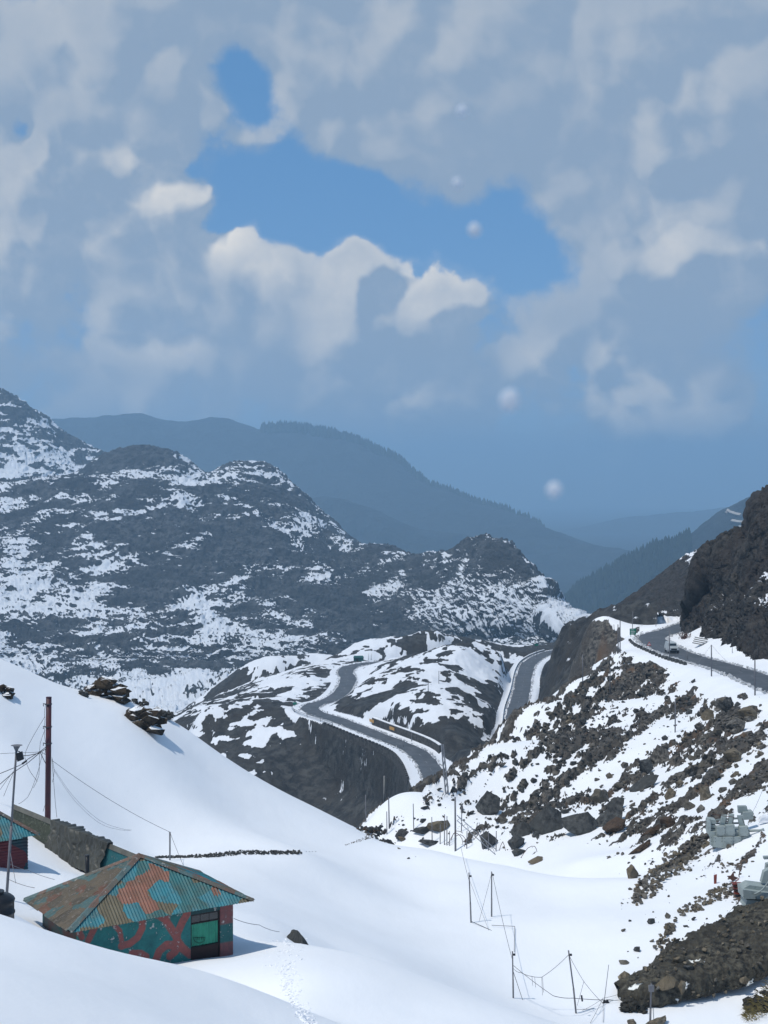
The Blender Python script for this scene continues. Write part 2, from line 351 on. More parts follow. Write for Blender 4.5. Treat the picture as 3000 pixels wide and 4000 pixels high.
def rock_field(x, y, z):
    px, py = topix(x, y, z)
    al = x * SLD[0] + y * SLD[1]; ac = x * (-SLD[1]) + y * SLD[0]
    warp = fbm(x / 9, y / 9, 0.3, 2) * 1.6
    n = .58 * fbm(al / 9, (ac + warp * .7) / 1.7, 1.7, 5, .62) + .30 * fbm(al / 30, (ac + warp) / 5.5, 8.7, 3) + .28 * fbm(x / 1.3, y / 1.3, z / 1.3, 3)
    cov = gmap(px, py, ROCKCOV, 55) * .80
    region = sstep(127, 133, y + (px - 1330) * -.02 + np.where(px > 1340, (px - 1340) * .16, 0)) * sstep(700, 800, px)
    region = np.where((px > 1340) & (y > 88), np.maximum(region, .9), region)
    r = (rank01(n, region > .01) - (1 - np.clip(cov, 0, 1))) * 1.0
    r = np.where(cov <= 0.005, -.5, r)
    return np.where(region > .01, r - (1 - region) * .6, -1.0), px, py
def near_ground(x, y, full=False):
    z = tF(x, y)
    # smooth drifts
    z = z + .12 * fbm(x / 16, y / 22, 2.2, 2) + .03 * fbm(x / 5, y / 7, 4.2, 2)
    # road shelf high on the right
    d, zr, sd = polyline_dist(x, y, L3)
    w = 1 - sstep(4.0, 10.0, d)
    z = z * (1 - w) + (zr - .06) * w
    r, px, py = rock_field(x, y, z)
    r = r - w * .8
    h = sstep(-.03, .16, r)
    z2 = z + h * (.22 + .60 * np.clip(ridged(x / 2.6, y / 2.6, z / 2.6, 3), -.4, 1)) * np.clip(y / 170, .5, 1.3)
    if full: return z2, r, px, py
    return z2
NU = 840
pxs = np.linspace(-190, 1850, NU); Ds = np.concatenate([np.exp(np.linspace(math.log(14), math.log(118), 230, endpoint=False)), np.exp(np.linspace(math.log(118), math.log(340), 430, endpoint=False)), np.linspace(340, 372, 20)])
DD, PX = np.meshgrid(Ds, pxs, indexing='ij')
gx, gy = (PX - 829.5) * K * DD, DD
gz, gr, gpx, gpy = near_ground(gx, gy, True)
NG = dict(px=pxs, D=Ds, z=gz)
snowv = np.where(gr > -.9, -gr * 2.2, 1.0)
tintv = sstep(.05, .3, fbm(gx / 5, gy / 5, 3.3, 3) + .12 * sstep(1250, 1500, gpx) - .2) * sstep(1100, 1300, gpx)
gs = np.gradient(gz, axis=0) / np.gradient(gy, axis=0); gs2 = np.gradient(gz, axis=1) / np.gradient(gx, axis=1)
snowv = snowv - sstep(.75, 1.15, np.hypot(gs, gs2)) * (gy > 128) * sstep(1080, 1160, gpx) * 2.2
ng = grid_mesh('near_snow_ground', np.stack([gx, gy, gz], -1), dict(snow=snowv, tint=tintv * .8), M_snowfield)
ng['kind'] = 'structure'
def hit(px, py, d0=20.0, d1=360.0):
    """the near ground as seen along one line of sight"""
    f = np.clip((px - pxs[0]) / (pxs[1] - pxs[0]), 0, NU - 1.001); j = int(f); f -= j
    dz = gz[:, j] * (1 - f) + gz[:, j + 1] * f + (py - H0) * K * Ds
    ok = (dz >= 0) & (Ds >= d0) & (Ds <= d1)
    if not ok.any(): return hit(px, py + 4, d0, d1) if py < 2260 else None
    i = int(np.argmax(ok)); D = Ds[i]
    if i > 0 and dz[i - 1] < 0: D = Ds[i - 1] + (Ds[i] - Ds[i - 1]) * (-dz[i - 1] / (dz[i] - dz[i - 1]))
    return np.array([(px - 829.5) * K * D, D, -(py - H0) * K * D])
def gz_at(x, y):
    px = 829.5 + x / (y * K); i = np.clip(np.searchsorted(Ds, y) - 1, 0, len(Ds) - 2); t = (y - Ds[i]) / (Ds[i + 1] - Ds[i])
    return (1 - t) * np.interp(px, pxs, gz[i]) + t * np.interp(px, pxs, gz[i + 1])

# ------------------------------------------------------------------ valley with the hairpin road (one sheet)
VR = -75.0
S1 = [(985, 1760), (958, 1718), (940, 1683), (924, 1651), (900, 1625), (864, 1607), (812, 1587), (756, 1565), (716, 1551), (684, 1541), (668, 1531), (680, 1522), (704, 1515), (726, 1505), (744, 1487), (752, 1467), (746, 1452), (756, 1441), (780, 1435), (812, 1432), (850, 1430), (900, 1428)]
S2 = [(1085, 1640), (1102, 1600), (1112, 1570), (1116, 1532), (1127, 1493), (1134, 1454), (1145, 1432), (1168, 1417), (1194, 1408), (1230, 1402)]
L1 = smooth_line([atz(a, b, VR) for a, b in S1], 4.0); L2 = smooth_line([atz(a, b, VR) for a, b in S2], 4.0)
V = [atz(a, b, VR) for a, b in S1 + S2]
for p in [(650, 1570, -78), (600, 1620, -82.8), (560, 1680, -88.3), (700, 1620, -82), (700, 1720, -92), (790, 1700, -86), (790, 1775, -92), (870, 1680, -81), (870, 1740, -85.8), (930, 1740, -82),
          (580, 1535, -75.5), (500, 1547, -77), (430, 1552, -78), (450, 1590, -82), (400, 1600, -85), (520, 1600, -82), (360, 1580, -86),
          (560, 1498, -78), (600, 1500, -76), (650, 1480, -75), (640, 1457, -76), (700, 1441, -75.5), (700, 1500, -75), (740, 1432, -76), (540, 1480, -92), (600, 1445, -97), (680, 1420, -97), (760, 1418, -87), (850, 1420, -87), (480, 1510, -90),
          (770, 1510, -72), (790, 1473, -69.5), (830, 1520, -70), (960, 1397, -62), (900, 1413, -68), (1000, 1409, -63), (1085, 1421, -66.5), (950, 1450, -66), (1000, 1500, -67), (900, 1470, -67.5), (850, 1450, -70.5), (1050, 1550, -70), (980, 1580, -70), (920, 1575, -71), (1000, 1640, -75), (960, 1625, -71.5), (1070, 1610, -76), (1095, 1500, -74), (1090, 1455, -71),
          (960, 1388, -78), (1060, 1410, -84), (1150, 1400, -86), (1240, 1385, -85),
          (1110, 1610, -72), (1150, 1580, -67), (1172, 1480, -63), (1160, 1530, -67), (1200, 1540, -58), (1200, 1440, -57), (1197, 1406, -53), (1230, 1372, -47.5), (1262, 1364, -43), (1250, 1450, -50), (1320, 1390, -43), (1300, 1450, -47), (1400, 1380, -42)]:
    V.append(atz(*p))
for px, D, z in [(200, 420, -92), (200, 700, -140), (500, 800, -150), (900, 850, -150), (1200, 850, -140), (1250, 480, -75), (1300, 420, -52), (1400, 420, -45), (1400, 600, -80), (1400, 850, -130), (300, 330, -100), (600, 300, -105), (850, 300, -105), (1000, 300, -95), (1150, 320, -85), (1000, 660, -105), (700, 700, -125)]:
    V.append(np.array([(px - 829.5) * K * D, D, z]))
tV = TPS(V, 1e-4)
VCOV = [(640, 1480, .72), (600, 1500, .75), (700, 1460, .62), (740, 1440, .6), (560, 1500, .4), (580, 1535, .35), (500, 1530, .10), (470, 1560, .48), (540, 1580, .56), (620, 1600, .42), (660, 1560, .28), (700, 1600, .22), (560, 1640, .44), (620, 1680, .36), (700, 1680, .14), (760, 1640, .04), (800, 1700, .02), (860, 1700, .0), (760, 1750, .05), (420, 1545, .3), (450, 1600, .5),
        (830, 1450, .66), (900, 1440, .66), (950, 1430, .74), (1000, 1430, .86), (1060, 1440, .78), (1040, 1470, .60), (880, 1480, .55), (800, 1475, .20), (770, 1500, .16), (800, 1520, .20), (860, 1510, .46), (930, 1490, .5), (1000, 1500, .62), (1060, 1510, .35), (920, 1540, .18), (1000, 1560, .10), (960, 1600, .04), (1050, 1580, .05), (1000, 1640, .02), (1080, 1470, .16), (1090, 1420, .3), (960, 1400, .20), (920, 1405, .10),
        (1200, 1450, .0), (1250, 1400, .02), (1170, 1530, .0), (1150, 1580, .05), (1250, 1450, .0), (1300, 1420, .0), (1200, 1395, .02), (1235, 1375, .0), (1110, 1600, .4)]
def valley_ground(x, y):
    z = tV(x, y)
    rough = fbm(x / 30, y / 30, .5, 4) * 2.2 + ridged(x / 9, y / 9, .5, 4) * .9
    d1, z1, s1 = polyline_dist(x, y, L1); d2, z2, s2 = polyline_dist(x, y, L2)
    d = np.minimum(d1, d2); side = np.where(d1 < d2, s1, s2)
    de = d - 1.9 * (s1 > 0) * (d1 < d2) * (y < 470)
    w = 1 - sstep(4.4, 8.0 - 1.6 * ((s1 > 0) & (d1 < d2) & (y < 470)), de)
    wr = sstep(5, 13, d)
    outer = (s1 > 0) & (d1 < d2) & (y < 455)
    z = z - outer * 4.2 * sstep(455, 425, y) * sstep(6.4, 7.6, d) * (1 - sstep(10, 34, d))
    px, py = topix(x, y, z)
    cliff = sstep(1130, 1170, px) * sstep(420, 395, y - (1200 - px) * .1) * 0 + sstep(1150, 1200, px) * (y < 470)
    rough = rough * (1 + 1.3 * cliff) + cliff * ridged(x / 5, y / 5, z / 5, 4, .6) * 1.1
    z = z + rough * wr
    z = z * (1 - w) + (VR - .10) * w
    px, py = topix(x, y, z)
    n = .6 * fbm(x / 16, y / 26, .9, 5, .56) + .4 * fbm(x / 5, y / 5, z / 3, 4, .6) + .25 * rough / 3
    cov = gmap(px, py, VCOV, 38)
    s = (rank01(n) - (1 - cov)) * 2.0
    s = np.where(de < 7.0, np.maximum(s, sstep(6.0, 4.6, de + 1.2 * outer) * 1.2 - .2), s)
    s = np.where(outer & (y < 435) & (d > 6.3) & (d < 11), np.minimum(s, -.3 + .4 * (n > .2)), s)
    return z, s
nu, nv = 620, 420
px_ = np.linspace(230, 1420, nu); D_ = np.concatenate([np.exp(np.linspace(math.log(300), math.log(620), 340, endpoint=False)), np.exp(np.linspace(math.log(620), math.log(850), 80))])
Dv, Pv = np.meshgrid(D_, px_, indexing='ij')
vx, vy = (Pv - 829.5) * K * Dv, Dv
vz, vs = valley_ground(vx, vy)
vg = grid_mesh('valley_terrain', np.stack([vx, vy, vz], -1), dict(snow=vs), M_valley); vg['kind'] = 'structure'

# ------------------------------------------------------------------ mountains
def rocky(P, amp, wl, seed=0.0, octv=7, rid=.6):
    n = normals(P); x, y, z = P[..., 0] / wl, P[..., 1] / wl, P[..., 2] / wl
    h = (1 - rid) * fbm(x + seed, y, z * 1.3, octv, .58) + rid * ridged(x + seed, y + 4, z * 1.3, octv, .6)
    return P + n * (amp * h)[..., None], h
def snow_on(P, wl, cov, nz_w=1.0, seed=0.0, streak=1.0):
    n = normals(P); x, y, z = P[..., 0] / wl, P[..., 1] / wl, P[..., 2] / wl
    f = .62 * fbm(x + seed + 31, y * .6, z * streak, 7, .60) + .62 * fbm(x / 2.7 + seed, y * .25, z * .8, 4)
    # sheltered hollows hold snow: height above the local mean
    def blur(a, k):
        c = np.cumsum(np.pad(a, ((k + 1, k), (0, 0)), mode='edge'), 0); a = (c[2*k+1:] - c[:-(2*k+1)]) / (2*k+1)
        c = np.cumsum(np.pad(a, ((0, 0), (k + 1, k)), mode='edge'), 1); return (c[:, 2*k+1:] - c[:, :-(2*k+1)]) / (2*k+1)
    flat = n[..., 2] - blur(n[..., 2], 9)
    return (rank01(f * .55 + flat * nz_w) - (1 - cov)) * 2.0
def layer(name, rows, nu, cum, amp, wl, mat, covpts=None, seed=0.0, covsig=70, swl=None, rid=.6, nz=1.0, streak=1.0, kind='structure', octv=7, amp2=0, wl2=6.0):
    P = loft(rows, nu, 0, cum)
    P0 = P; P, h = rocky(P, amp, wl, seed, octv, rid)
    if name == 'front_mountain':
        a_, b_ = topix(P0[..., 0], P0[..., 1], P0[..., 2]); wt = np.exp(-((a_ - 803) / 62) ** 4 - ((b_ - 1388) / 13) ** 4)[..., None]; P = P * (1 - wt) + P0 * wt
    if covpts is None: s = np.full(P.shape[:2], -1.0)
    else:
        px, py = topix(P[..., 0], P[..., 1], P[..., 2])
        s = snow_on(P, swl or wl * .35, (gmap(px, py, covpts, covsig) + (.05 if name == 'front_mountain' else 0)) if len(covpts) > 1 else covpts[0][2], nz, seed, streak)
    if amp2:
        n_ = normals(P); q = P / wl2; P = P + n_ * (amp2 * (1 - sstep(.86, .975, n_[..., 2])) * (ridged(q[..., 0], q[..., 1], q[..., 2] * .7, 4, .6) + .8 * np.abs(fbm(q[..., 0] * .5, q[..., 1] * .5, q[..., 2] * .3, 3))))[..., None]
    o = grid_mesh(name, P, dict(snow=s), mat); o['kind'] = kind
    return o, P
def off(row, dpy, dD, mul=1.0): return [(a, b + dpy, D * mul + dD) for a, b, D in row]
def rowD(pts, D): return [(a, b, D if not callable(D) else D(a)) for a, b in pts]

# front mountain
c1 = [(-120, 1066), (0, 1052), (60, 1046), (120, 1042), (200, 1048), (300, 1042), (400, 1046), (470, 1062), (560, 1092), (650, 1122), (720, 1165), (770, 1194), (820, 1199), (870, 1206), (910, 1213), (960, 1199), (1020, 1186), (1070, 1184), (1110, 1203), (1150, 1240), (1190, 1298), (1215, 1334), (1245, 1351), (1310, 1368)]
crest = rowD(c1, lambda a: 2150 - max(0, a - 700) * 1.3)
back = [(a, b + 60, D * 1.15) for a, b, D in crest]
r2 = rowD([(-120, 1180), (0, 1165), (200, 1150), (400, 1150), (600, 1190), (760, 1255), (900, 1270), (1000, 1262), (1070, 1258), (1150, 1300), (1220, 1356), (1310, 1376)], lambda a: 1900 - max(0, a - 700) * .95)
r3 = rowD([(-120, 1290), (0, 1280), (200, 1270), (400, 1280), (600, 1300), (760, 1325), (900, 1332), (1000, 1330), (1150, 1350), (1220, 1376), (1310, 1388)], lambda a: 1700 - max(0, a - 700) * .5)
r4 = rowD([(-120, 1375), (0, 1372), (200, 1382), (400, 1382), (600, 1380), (760, 1381), (900, 1386), (1000, 1390), (1150, 1396), (1300, 1400)], 1530)
r5 = rowD([(-120, 1400), (0, 1398), (200, 1402), (400, 1402), (600, 1396), (760, 1396), (900, 1404), (1000, 1404), (1150, 1412), (1300, 1415)], 1430)
r6 = rowD([(-120, 1450), (0, 1450), (200, 1455), (400, 1455), (520, 1450), (650, 1428), (760, 1425), (900, 1425), (1150, 1430), (1300, 1440)], 1390)
r7 = rowD([(-120, 1490), (0, 1490), (200, 1500), (400, 1492), (520, 1480), (650, 1460), (760, 1455), (900, 1450), (1150, 1450), (1300, 1460)], 1270)
r8 = rowD([(-120, 1600), (0, 1600), (400, 1600), (700, 1570), (900, 1560), (1300, 1560)], 1050)
MC = [(20, 1060, .30), (100, 1050, .16), (330, 1060, .30), (420, 1070, .38), (500, 1090, .30), (100, 1120, .32), (180, 1170, .44), (60, 1200, .42), (250, 1150, .18), (330, 1130, .14), (420, 1150, .18), (520, 1150, .16), (600, 1160, .24), (700, 1190, .24), (350, 1200, .12), (300, 1250, .12), (420, 1250, .16), (500, 1230, .16), (600, 1240, .14), (680, 1260, .14), (730, 1290, .14),
      (100, 1260, .44), (40, 1270, .50), (200, 1270, .36), (180, 1320, .40), (60, 1330, .42), (300, 1320, .26), (400, 1310, .22), (460, 1340, .40), (550, 1330, .26), (620, 1340, .30), (100, 1390, .48), (30, 1410, .52), (200, 1400, .46), (300, 1385, .42), (400, 1392, .60), (480, 1385, .56), (560, 1385, .50), (650, 1380, .44),
      (790, 1215, .46), (830, 1240, .40), (800, 1290, .60), (850, 1310, .58), (900, 1290, .54), (940, 1275, .5), (950, 1310, .56), (960, 1345, .40), (870, 1345, .54), (820, 1360, .50), (760, 1340, .30), (900, 1390, .34), (700, 1400, .36), (760, 1392, .30), (1020, 1215, .06), (1070, 1210, .10), (980, 1250, .14), (930, 1235, .34), (1050, 1270, .12), (1130, 1260, .20), (1150, 1320, .26), (1100, 1340, .18), (1120, 1310, .34), (1190, 1340, .28), (1230, 1365, .4), (1050, 1350, .2), (1150, 1390, .36), (1050, 1390, .30),
      (350, 1430, .22), (450, 1430, .18), (250, 1440, .44), (120, 1450, .54), (30, 1460, .56), (540, 1430, .50), (620, 1410, .18), (720, 1420, .16), (600, 1450, .70), (660, 1445, .66), (450, 1475, .72), (380, 1490, .80), (300, 1490, .72), (420, 1520, .82), (520, 1500, .74), (200, 1490, .56), (850, 1420, .2)]
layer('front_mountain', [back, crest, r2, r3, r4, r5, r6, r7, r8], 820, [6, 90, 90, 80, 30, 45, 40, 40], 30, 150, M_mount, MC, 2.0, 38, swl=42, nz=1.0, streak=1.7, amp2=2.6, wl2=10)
# two knolls behind it
ck = rowD([(120, 1075), (160, 1045), (190, 1020), (235, 992), (290, 978), (340, 983), (380, 1000), (420, 1026), (455, 1036), (490, 1017), (530, 1009), (570, 1018), (610, 1045), (660, 1092), (710, 1140), (760, 1188), (800, 1215)], 2450)
layer('rocky_knolls', [[(a, b + 80, D * 1.2) for a, b, D in ck], ck, [(a, b + 60 + (1075 - b) * .3, 2250) for a, b, D in ck], [(a, b + 160, 2050) for a, b, D in ck]], 400, [6, 90, 50], 26, 150, M_mount,
      [(230, 1020, .10), (300, 1000, .12), (350, 1020, .26), (380, 1040, .44), (430, 1035, .5), (300, 1040, .14), (510, 1040, .40), (500, 1060, .40), (560, 1040, .16), (600, 1070, .2), (640, 1100, .22), (700, 1150, .24)], 7.0, 36, swl=36, nz=1.0, streak=2, amp2=2.6, wl2=10)
# snowy peak far left
cp = rowD([(-180, 790), (-80, 815), (0, 852), (30, 868), (60, 892), (90, 915), (120, 945), (160, 968), (220, 996), (270, 1030), (330, 1070)], 3300)
layer('snowy_peak', [[(a, b + 60, D * 1.2) for a, b, D in cp], cp, [(a, 1000 + (b - 852) * .4, 2950) for a, b, D in cp], [(a, 1110, 2700) for a, b, D in cp]], 300, [6, 90, 60], 40, 330, M_mount,
      [(20, 900, .36), (60, 930, .34), (40, 980, .52), (100, 990, .50), (10, 1020, .56), (180, 1000, .5), (120, 950, .3)], 21.0, 40, swl=24, nz=.9, streak=1.0, amp2=5, wl2=16)
# blue ridges far behind
cb = rowD([(-200, 920), (0, 917), (100, 913), (200, 909), (300, 903), (330, 911), (400, 916), (460, 907), (500, 913), (560, 938), (620, 937), (700, 942), (760, 958), (810, 985), (850, 1005), (880, 1032), (920, 1060), (960, 1074), (1010, 1098), (1080, 1128), (1150, 1160), (1200, 1195), (1260, 1230), (1320, 1262), (1400, 1300)], lambda a: 8200 - max(0, a - 500) * 1.5)
o_fb, P_fb = layer('far_blue_ridge', [[(a, b + 60, D * 1.2) for a, b, D in cb], cb, [(a, b * .5 + 560, D * .93) for a, b, D in cb], [(a, b * .3 + 880, D * .86) for a, b, D in cb], [(a, 1400, D * .75) for a, b, D in cb]], 500, [4, 40, 40, 30], 70, 900, M_ridge, None, 33.0, octv=7)
cm = rowD([(560, 1130), (640, 1090), (700, 1075), (800, 1105), (900, 1150), (1000, 1160), (1100, 1195), (1180, 1250), (1230, 1300), (1300, 1350)], 6000)
layer('lower_blue_spur', [[(a, b + 60, D * 1.2) for a, b, D in cm], cm, [(a, b * .4 + 800, D * .93) for a, b, D in cm], [(a, 1420, D * .8) for a, b, D in cm]], 320, [4, 40, 30], 60, 700, M_ridge, None, 38.0)
cr = rowD([(1000, 1240), (1100, 1185), (1180, 1162), (1240, 1148), (1300, 1136), (1380, 1121), (1460, 1113), (1560, 1104), (1660, 1092), (1800, 1070), (1950, 1050)], 12500)
layer('farthest_ridge', [[(a, b + 60, D * 1.15) for a, b, D in cr], cr, [(a, b * .4 + 760, D * .9) for a, b, D in cr], [(a, 1420, D * .75) for a, b, D in cr]], 300, [4, 30, 30], 80, 1500, M_ridge, None, 45.0)
cf = rowD([(1190, 1345), (1215, 1318), (1260, 1280), (1320, 1240), (1380, 1208), (1420, 1190), (1460, 1180), (1500, 1158), (1560, 1116), (1610, 1086), (1660, 1066), (1760, 1030), (1900, 990)], lambda a: 4200 - (a - 1190) * .9)
o_fr, P_fr = layer('forested_slope', [[(a, b + 60, D * 1.2) for a, b, D in cf], cf, [(a, b * .5 + 680, D * .9) for a, b, D in cf], [(a, 1450, D * .7) for a, b, D in cf]], 380, [4, 60, 40], 30, 330, M_ridge, None, 52.0)
# dark hills on the right above the road
cd1 = rowD([(1290, 1375), (1330, 1338), (1360, 1312), (1400, 1278), (1440, 1248), (1480, 1222), (1520, 1196), (1560, 1188), (1620, 1184), (1700, 1175), (1850, 1165)], lambda a: 640 - (a - 1290) * .1)
layer('dark_hill', [[(a, b + 40, D * 1.15) for a, b, D in cd1], cd1, [(a, b * .5 + 1345 * .5, D * .86) for a, b, D in cd1], [(a, 1350 + max(0, 1330 - a) * .5, 420 - (a - 1290) * .12) for a, b, D in cd1], [(a, 1420, 400 - (a - 1290) * .04) for a, b, D in cd1]], 320, [8, 90, 80, 30], 5.5, 42, M_cliff,
      [(1560, 1188, .9), (1600, 1186, .95), (1530, 1192, .75), (1570, 1205, .1), (1450, 1260, -.05), (1400, 1300, .0), (1350, 1330, .05), (1480, 1300, -.02), (1440, 1330, .38), (1400, 1340, .34), (1350, 1345, .2), (1500, 1330, .1)], 3.0, 22, swl=16, nz=.7, streak=1.2, amp2=1.2, wl2=9.0)
cc = [(1497, 1338, 325), (1505, 1300, 322), (1512, 1262, 320), (1535, 1212, 320), (1560, 1190, 318), (1600, 1160, 315), (1630, 1140, 312), (1643, 1092, 310), (1660, 1082, 308), (1720, 1060, 300), (1850, 1020, 290)]
cbot = [(1497, 1346, 322), (1505, 1345, 318), (1512, 1352, 312), (1535, 1380, 294), (1560, 1386, 281), (1600, 1412, 262), (1630, 1424, 250), (1643, 1430, 246), (1660, 1434, 241), (1720, 1445, 228), (1850, 1470, 210)]
cbot = [(a, b, D + 8) for a, b, D in cbot]
cmid = [(a, b * .5 + c * .5, D * .42 + E * .58 + 9) for (a, b, D), (_, c, E) in zip(cc, cbot)]
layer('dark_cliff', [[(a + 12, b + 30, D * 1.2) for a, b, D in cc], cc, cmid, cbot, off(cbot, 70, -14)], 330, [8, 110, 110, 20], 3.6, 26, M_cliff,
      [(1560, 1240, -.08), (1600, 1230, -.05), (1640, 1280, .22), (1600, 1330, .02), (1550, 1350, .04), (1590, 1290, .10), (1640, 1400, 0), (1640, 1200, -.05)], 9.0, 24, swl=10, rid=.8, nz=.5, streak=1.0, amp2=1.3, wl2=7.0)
# valley floor far below everything, out to the horizon
fl = np.array([[[-16000., 900., -330.], [16000., 900., -330.]], [[-16000., 30000., -900.], [16000., 30000., -900.]]])
fo = grid_mesh('valley_floor', fl, dict(snow=np.full(4, -1.0)), M_ridge); fo['kind'] = 'structure'

# ------------------------------------------------------------------ haze
hb = bpy.data.meshes.new('haze'); bm = bmesh.new(); bmesh.ops.create_cube(bm, size=1.0)
lo, hi = Vector((-17000, -150, -1400)), Vector((17000, 31000, 345))
for v in bm.verts: v.co = Vector([(lo[i] if v.co[i] < 0 else hi[i]) for i in range(3)])
bm.to_mesh(hb); bm.free(); ho = bpy.data.objects.new('haze', hb); COL.objects.link(ho); ho['kind'] = 'stuff'
hm = bpy.data.materials.new('haze_air'); hm.use_nodes = True; hm.node_tree.nodes.clear()
hv = nd(hm.node_tree, 'ShaderNodeVolumePrincipled'); hv.inputs['Color'].default_value = (.48, .75, 1.0, 1); hv.inputs['Density'].default_value = 1.35e-4
hv.inputs['Anisotropy'].default_value = 0.1
hout = nd(hm.node_tree, 'ShaderNodeOutputMaterial'); lk(hm.node_tree, hv.outputs[0], hout.inputs['Volume']); hb.materials.append(hm)
# ------------------------------------------------------------------ object helpers
class MB:
    def __init__(s): s.v = []; s.f = []
    def add(s, V, Fc):
        n = len(s.v); s.v += [tuple(map(float, p)) for p in V]; s.f += [tuple(i + n for i in f) for f in Fc]; return s
    def box(s, c, ax, ay, az):
        """centre and three half axes"""
        c, ax, ay, az = (np.array(t, float) for t in (c, ax, ay, az))
        V = [c + i * ax + j * ay + k * az for k in (-1, 1) for j in (-1, 1) for i in (-1, 1)]
        return s.add(V, [(0, 2, 3, 1), (4, 5, 7, 6), (0, 1, 5, 4), (2, 6, 7, 3), (0, 4, 6, 2), (1, 3, 7, 5)])
    def abox(s, x0, x1, y0, y1, z0, z1):
        return s.box(((x0+x1)/2, (y0+y1)/2, (z0+z1)/2), ((x1-x0)/2, 0, 0), (0, (y1-y0)/2, 0), (0, 0, (z1-z0)/2))
    def tube(s, pts, r, n=6, cap=True):
        pts = [np.array(p, float) for p in pts]; rr = r if isinstance(r, (list, tuple)) else [r] * len(pts)
        V = []; Fc = []
        for i, p in enumerate(pts):
            t = pts[min(i + 1, len(pts) - 1)] - pts[max(i - 1, 0)]; t /= np.linalg.norm(t) + 1e-9
            u = np.cross(t, (0, 0, 1.0) if abs(t[2]) < .95 else (1.0, 0, 0)); u /= np.linalg.norm(u); w = np.cross(t, u)
            V += [p + rr[i] * (math.cos(2*math.pi*k/n) * u + math.sin(2*math.pi*k/n) * w) for k in range(n)]
        for i in range(len(pts) - 1):
            for k in range(n): Fc.append((i*n+k, i*n+(k+1) % n, (i+1)*n+(k+1) % n, (i+1)*n+k))
        if cap: Fc += [tuple(range(n))[::-1], tuple(range((len(pts)-1)*n, len(pts)*n))]
        return s.add(V, Fc)
    def build(s, name, mat, parent=None, origin=None, smooth=False, link=True):
        me = bpy.data.meshes.new(name)
        o0 = np.array(origin if origin is not None else (0, 0, 0), float)
        me.from_pydata([tuple(np.array(p) - o0) for p in s.v], [], s.f); me.update()
        if smooth: me.polygons.foreach_set('use_smooth', [True] * len(me.polygons))
        me.materials.append(mat)
        return place(name, me, parent, origin if parent is None else None)
def place(name, me, parent=None, loc=None):
    o = bpy.data.objects.new(name, me); COL.objects.link(o)
    if parent is not None: o.parent = parent
    if loc is not None: o.location = tuple(loc)
    return o
def empty(name, loc, label=None, cat=None, group=None):
    o = bpy.data.objects.new(name, None); COL.objects.link(o); o.location = tuple(loc); o.empty_display_size = .2
    return tag(o, label, cat, group)
def hull_mesh(name, pts, mat=None):
    bm = bmesh.new()
    for p in pts: bm.verts.new(p)
    r = bmesh.ops.convex_hull(bm, input=bm.verts)
    bmesh.ops.delete(bm, geom=list({e for e in r['geom_interior'] + r['geom_unused'] if isinstance(e, bmesh.types.BMVert)}), context='VERTS')
    me = bpy.data.meshes.new(name); bm.to_mesh(me); bm.free()
    if mat: me.materials.append(mat)
    return me
def simple_mat(name, c1, c2=None, scale=3.0, rough=.7, metal=0.0, bd=0.0, c3=None, spec=.3):
    m, nt, b = new_mat(name); geo = nd(nt, 'ShaderNodeTexCoord'); P = geo.outputs['Object']
    n = noise(nt, P, scale, 5, .6)
    c = mixc(nt, mrange(nt, n, .35, .65), c1, c2 or tuple(x * .8 for x in c1))
    if c3: c = mixc(nt, mrange(nt, noise(nt, P, scale * 2.7, 4, .6), .58, .66), c, c3)
    lk(nt, c, b.inputs['Base Color']); b.inputs['Roughness'].default_value = rough; b.inputs['Metallic'].default_value = metal
    b.inputs['Specular IOR Level'].default_value = spec
    if bd: bump(nt, b, n, .6, bd)
    return m
def rock_mat(name, a, b_, c, sc=1.6, snowtop=False):
    m, nt, b = new_mat(name)
    geo = nd(nt, 'ShaderNodeNewGeometry'); P = geo.outputs['Position']
    oi = nd(nt, 'ShaderNodeObjectInfo')
    n1 = noise(nt, P, sc, 6, .65); n2 = noise(nt, P, sc * .3, 3, .5)
    st = nd(nt, 'ShaderNodeTexWave'); st.inputs['Scale'].default_value = sc * .9; st.inputs['Distortion'].default_value = 16; st.inputs['Detail'].default_value = 4
    lk(nt, P, st.inputs['Vector'])
    col = mixc(nt, mrange(nt, n1, .34, .68), a, b_)
    col = mixc(nt, mth(nt, 'MULTIPLY', mrange(nt, mth(nt, 'ADD', n2, mth(nt, 'MULTIPLY', oi.outputs['Random'], .3)), .5, .8), .8), col, c)
    if snowtop:
        sx = nd(nt, 'ShaderNodeSeparateXYZ'); lk(nt, geo.outputs['Normal'], sx.inputs[0])
        f = mrange(nt, mth(nt, 'ADD', sx.outputs['Z'], mth(nt, 'MULTIPLY', n1, .5)), 1.03, 1.12)
        col = mixc(nt, f, col, (.8, .82, .85))
    lk(nt, col, b.inputs['Base Color']); b.inputs['Roughness'].default_value = .85
    bump(nt, b, mth(nt, 'ADD', n1, mth(nt, 'MULTIPLY', st.outputs['Fac'], .12)), .9, .14)
    return m
R_dark = rock_mat('rock_dark', (.020, .021, .022), (.095, .098, .096), (.05, .052, .05), 2.2)
R_grey = rock_mat('rock_grey', (.034, .031, .028), (.20, .187, .165), (.10, .087, .066), 2.2)
R_brown = rock_mat('rock_brown', (.038, .032, .024), (.24, .205, .15), (.13, .105, .07), 2.2)
R_rust = rock_mat('rock_rust', (.022, .016, .012), (.095, .062, .038), (.065, .04, .024), 2.6)
R_out = rock_mat('outcrop_rock', (.014, .011, .009), (.075, .057, .036), (.045, .031, .018), 1.8, True)
R_earth = rock_mat('dark_earth', (.014, .013, .011), (.05, .046, .036), (.032, .028, .02), 1.4)
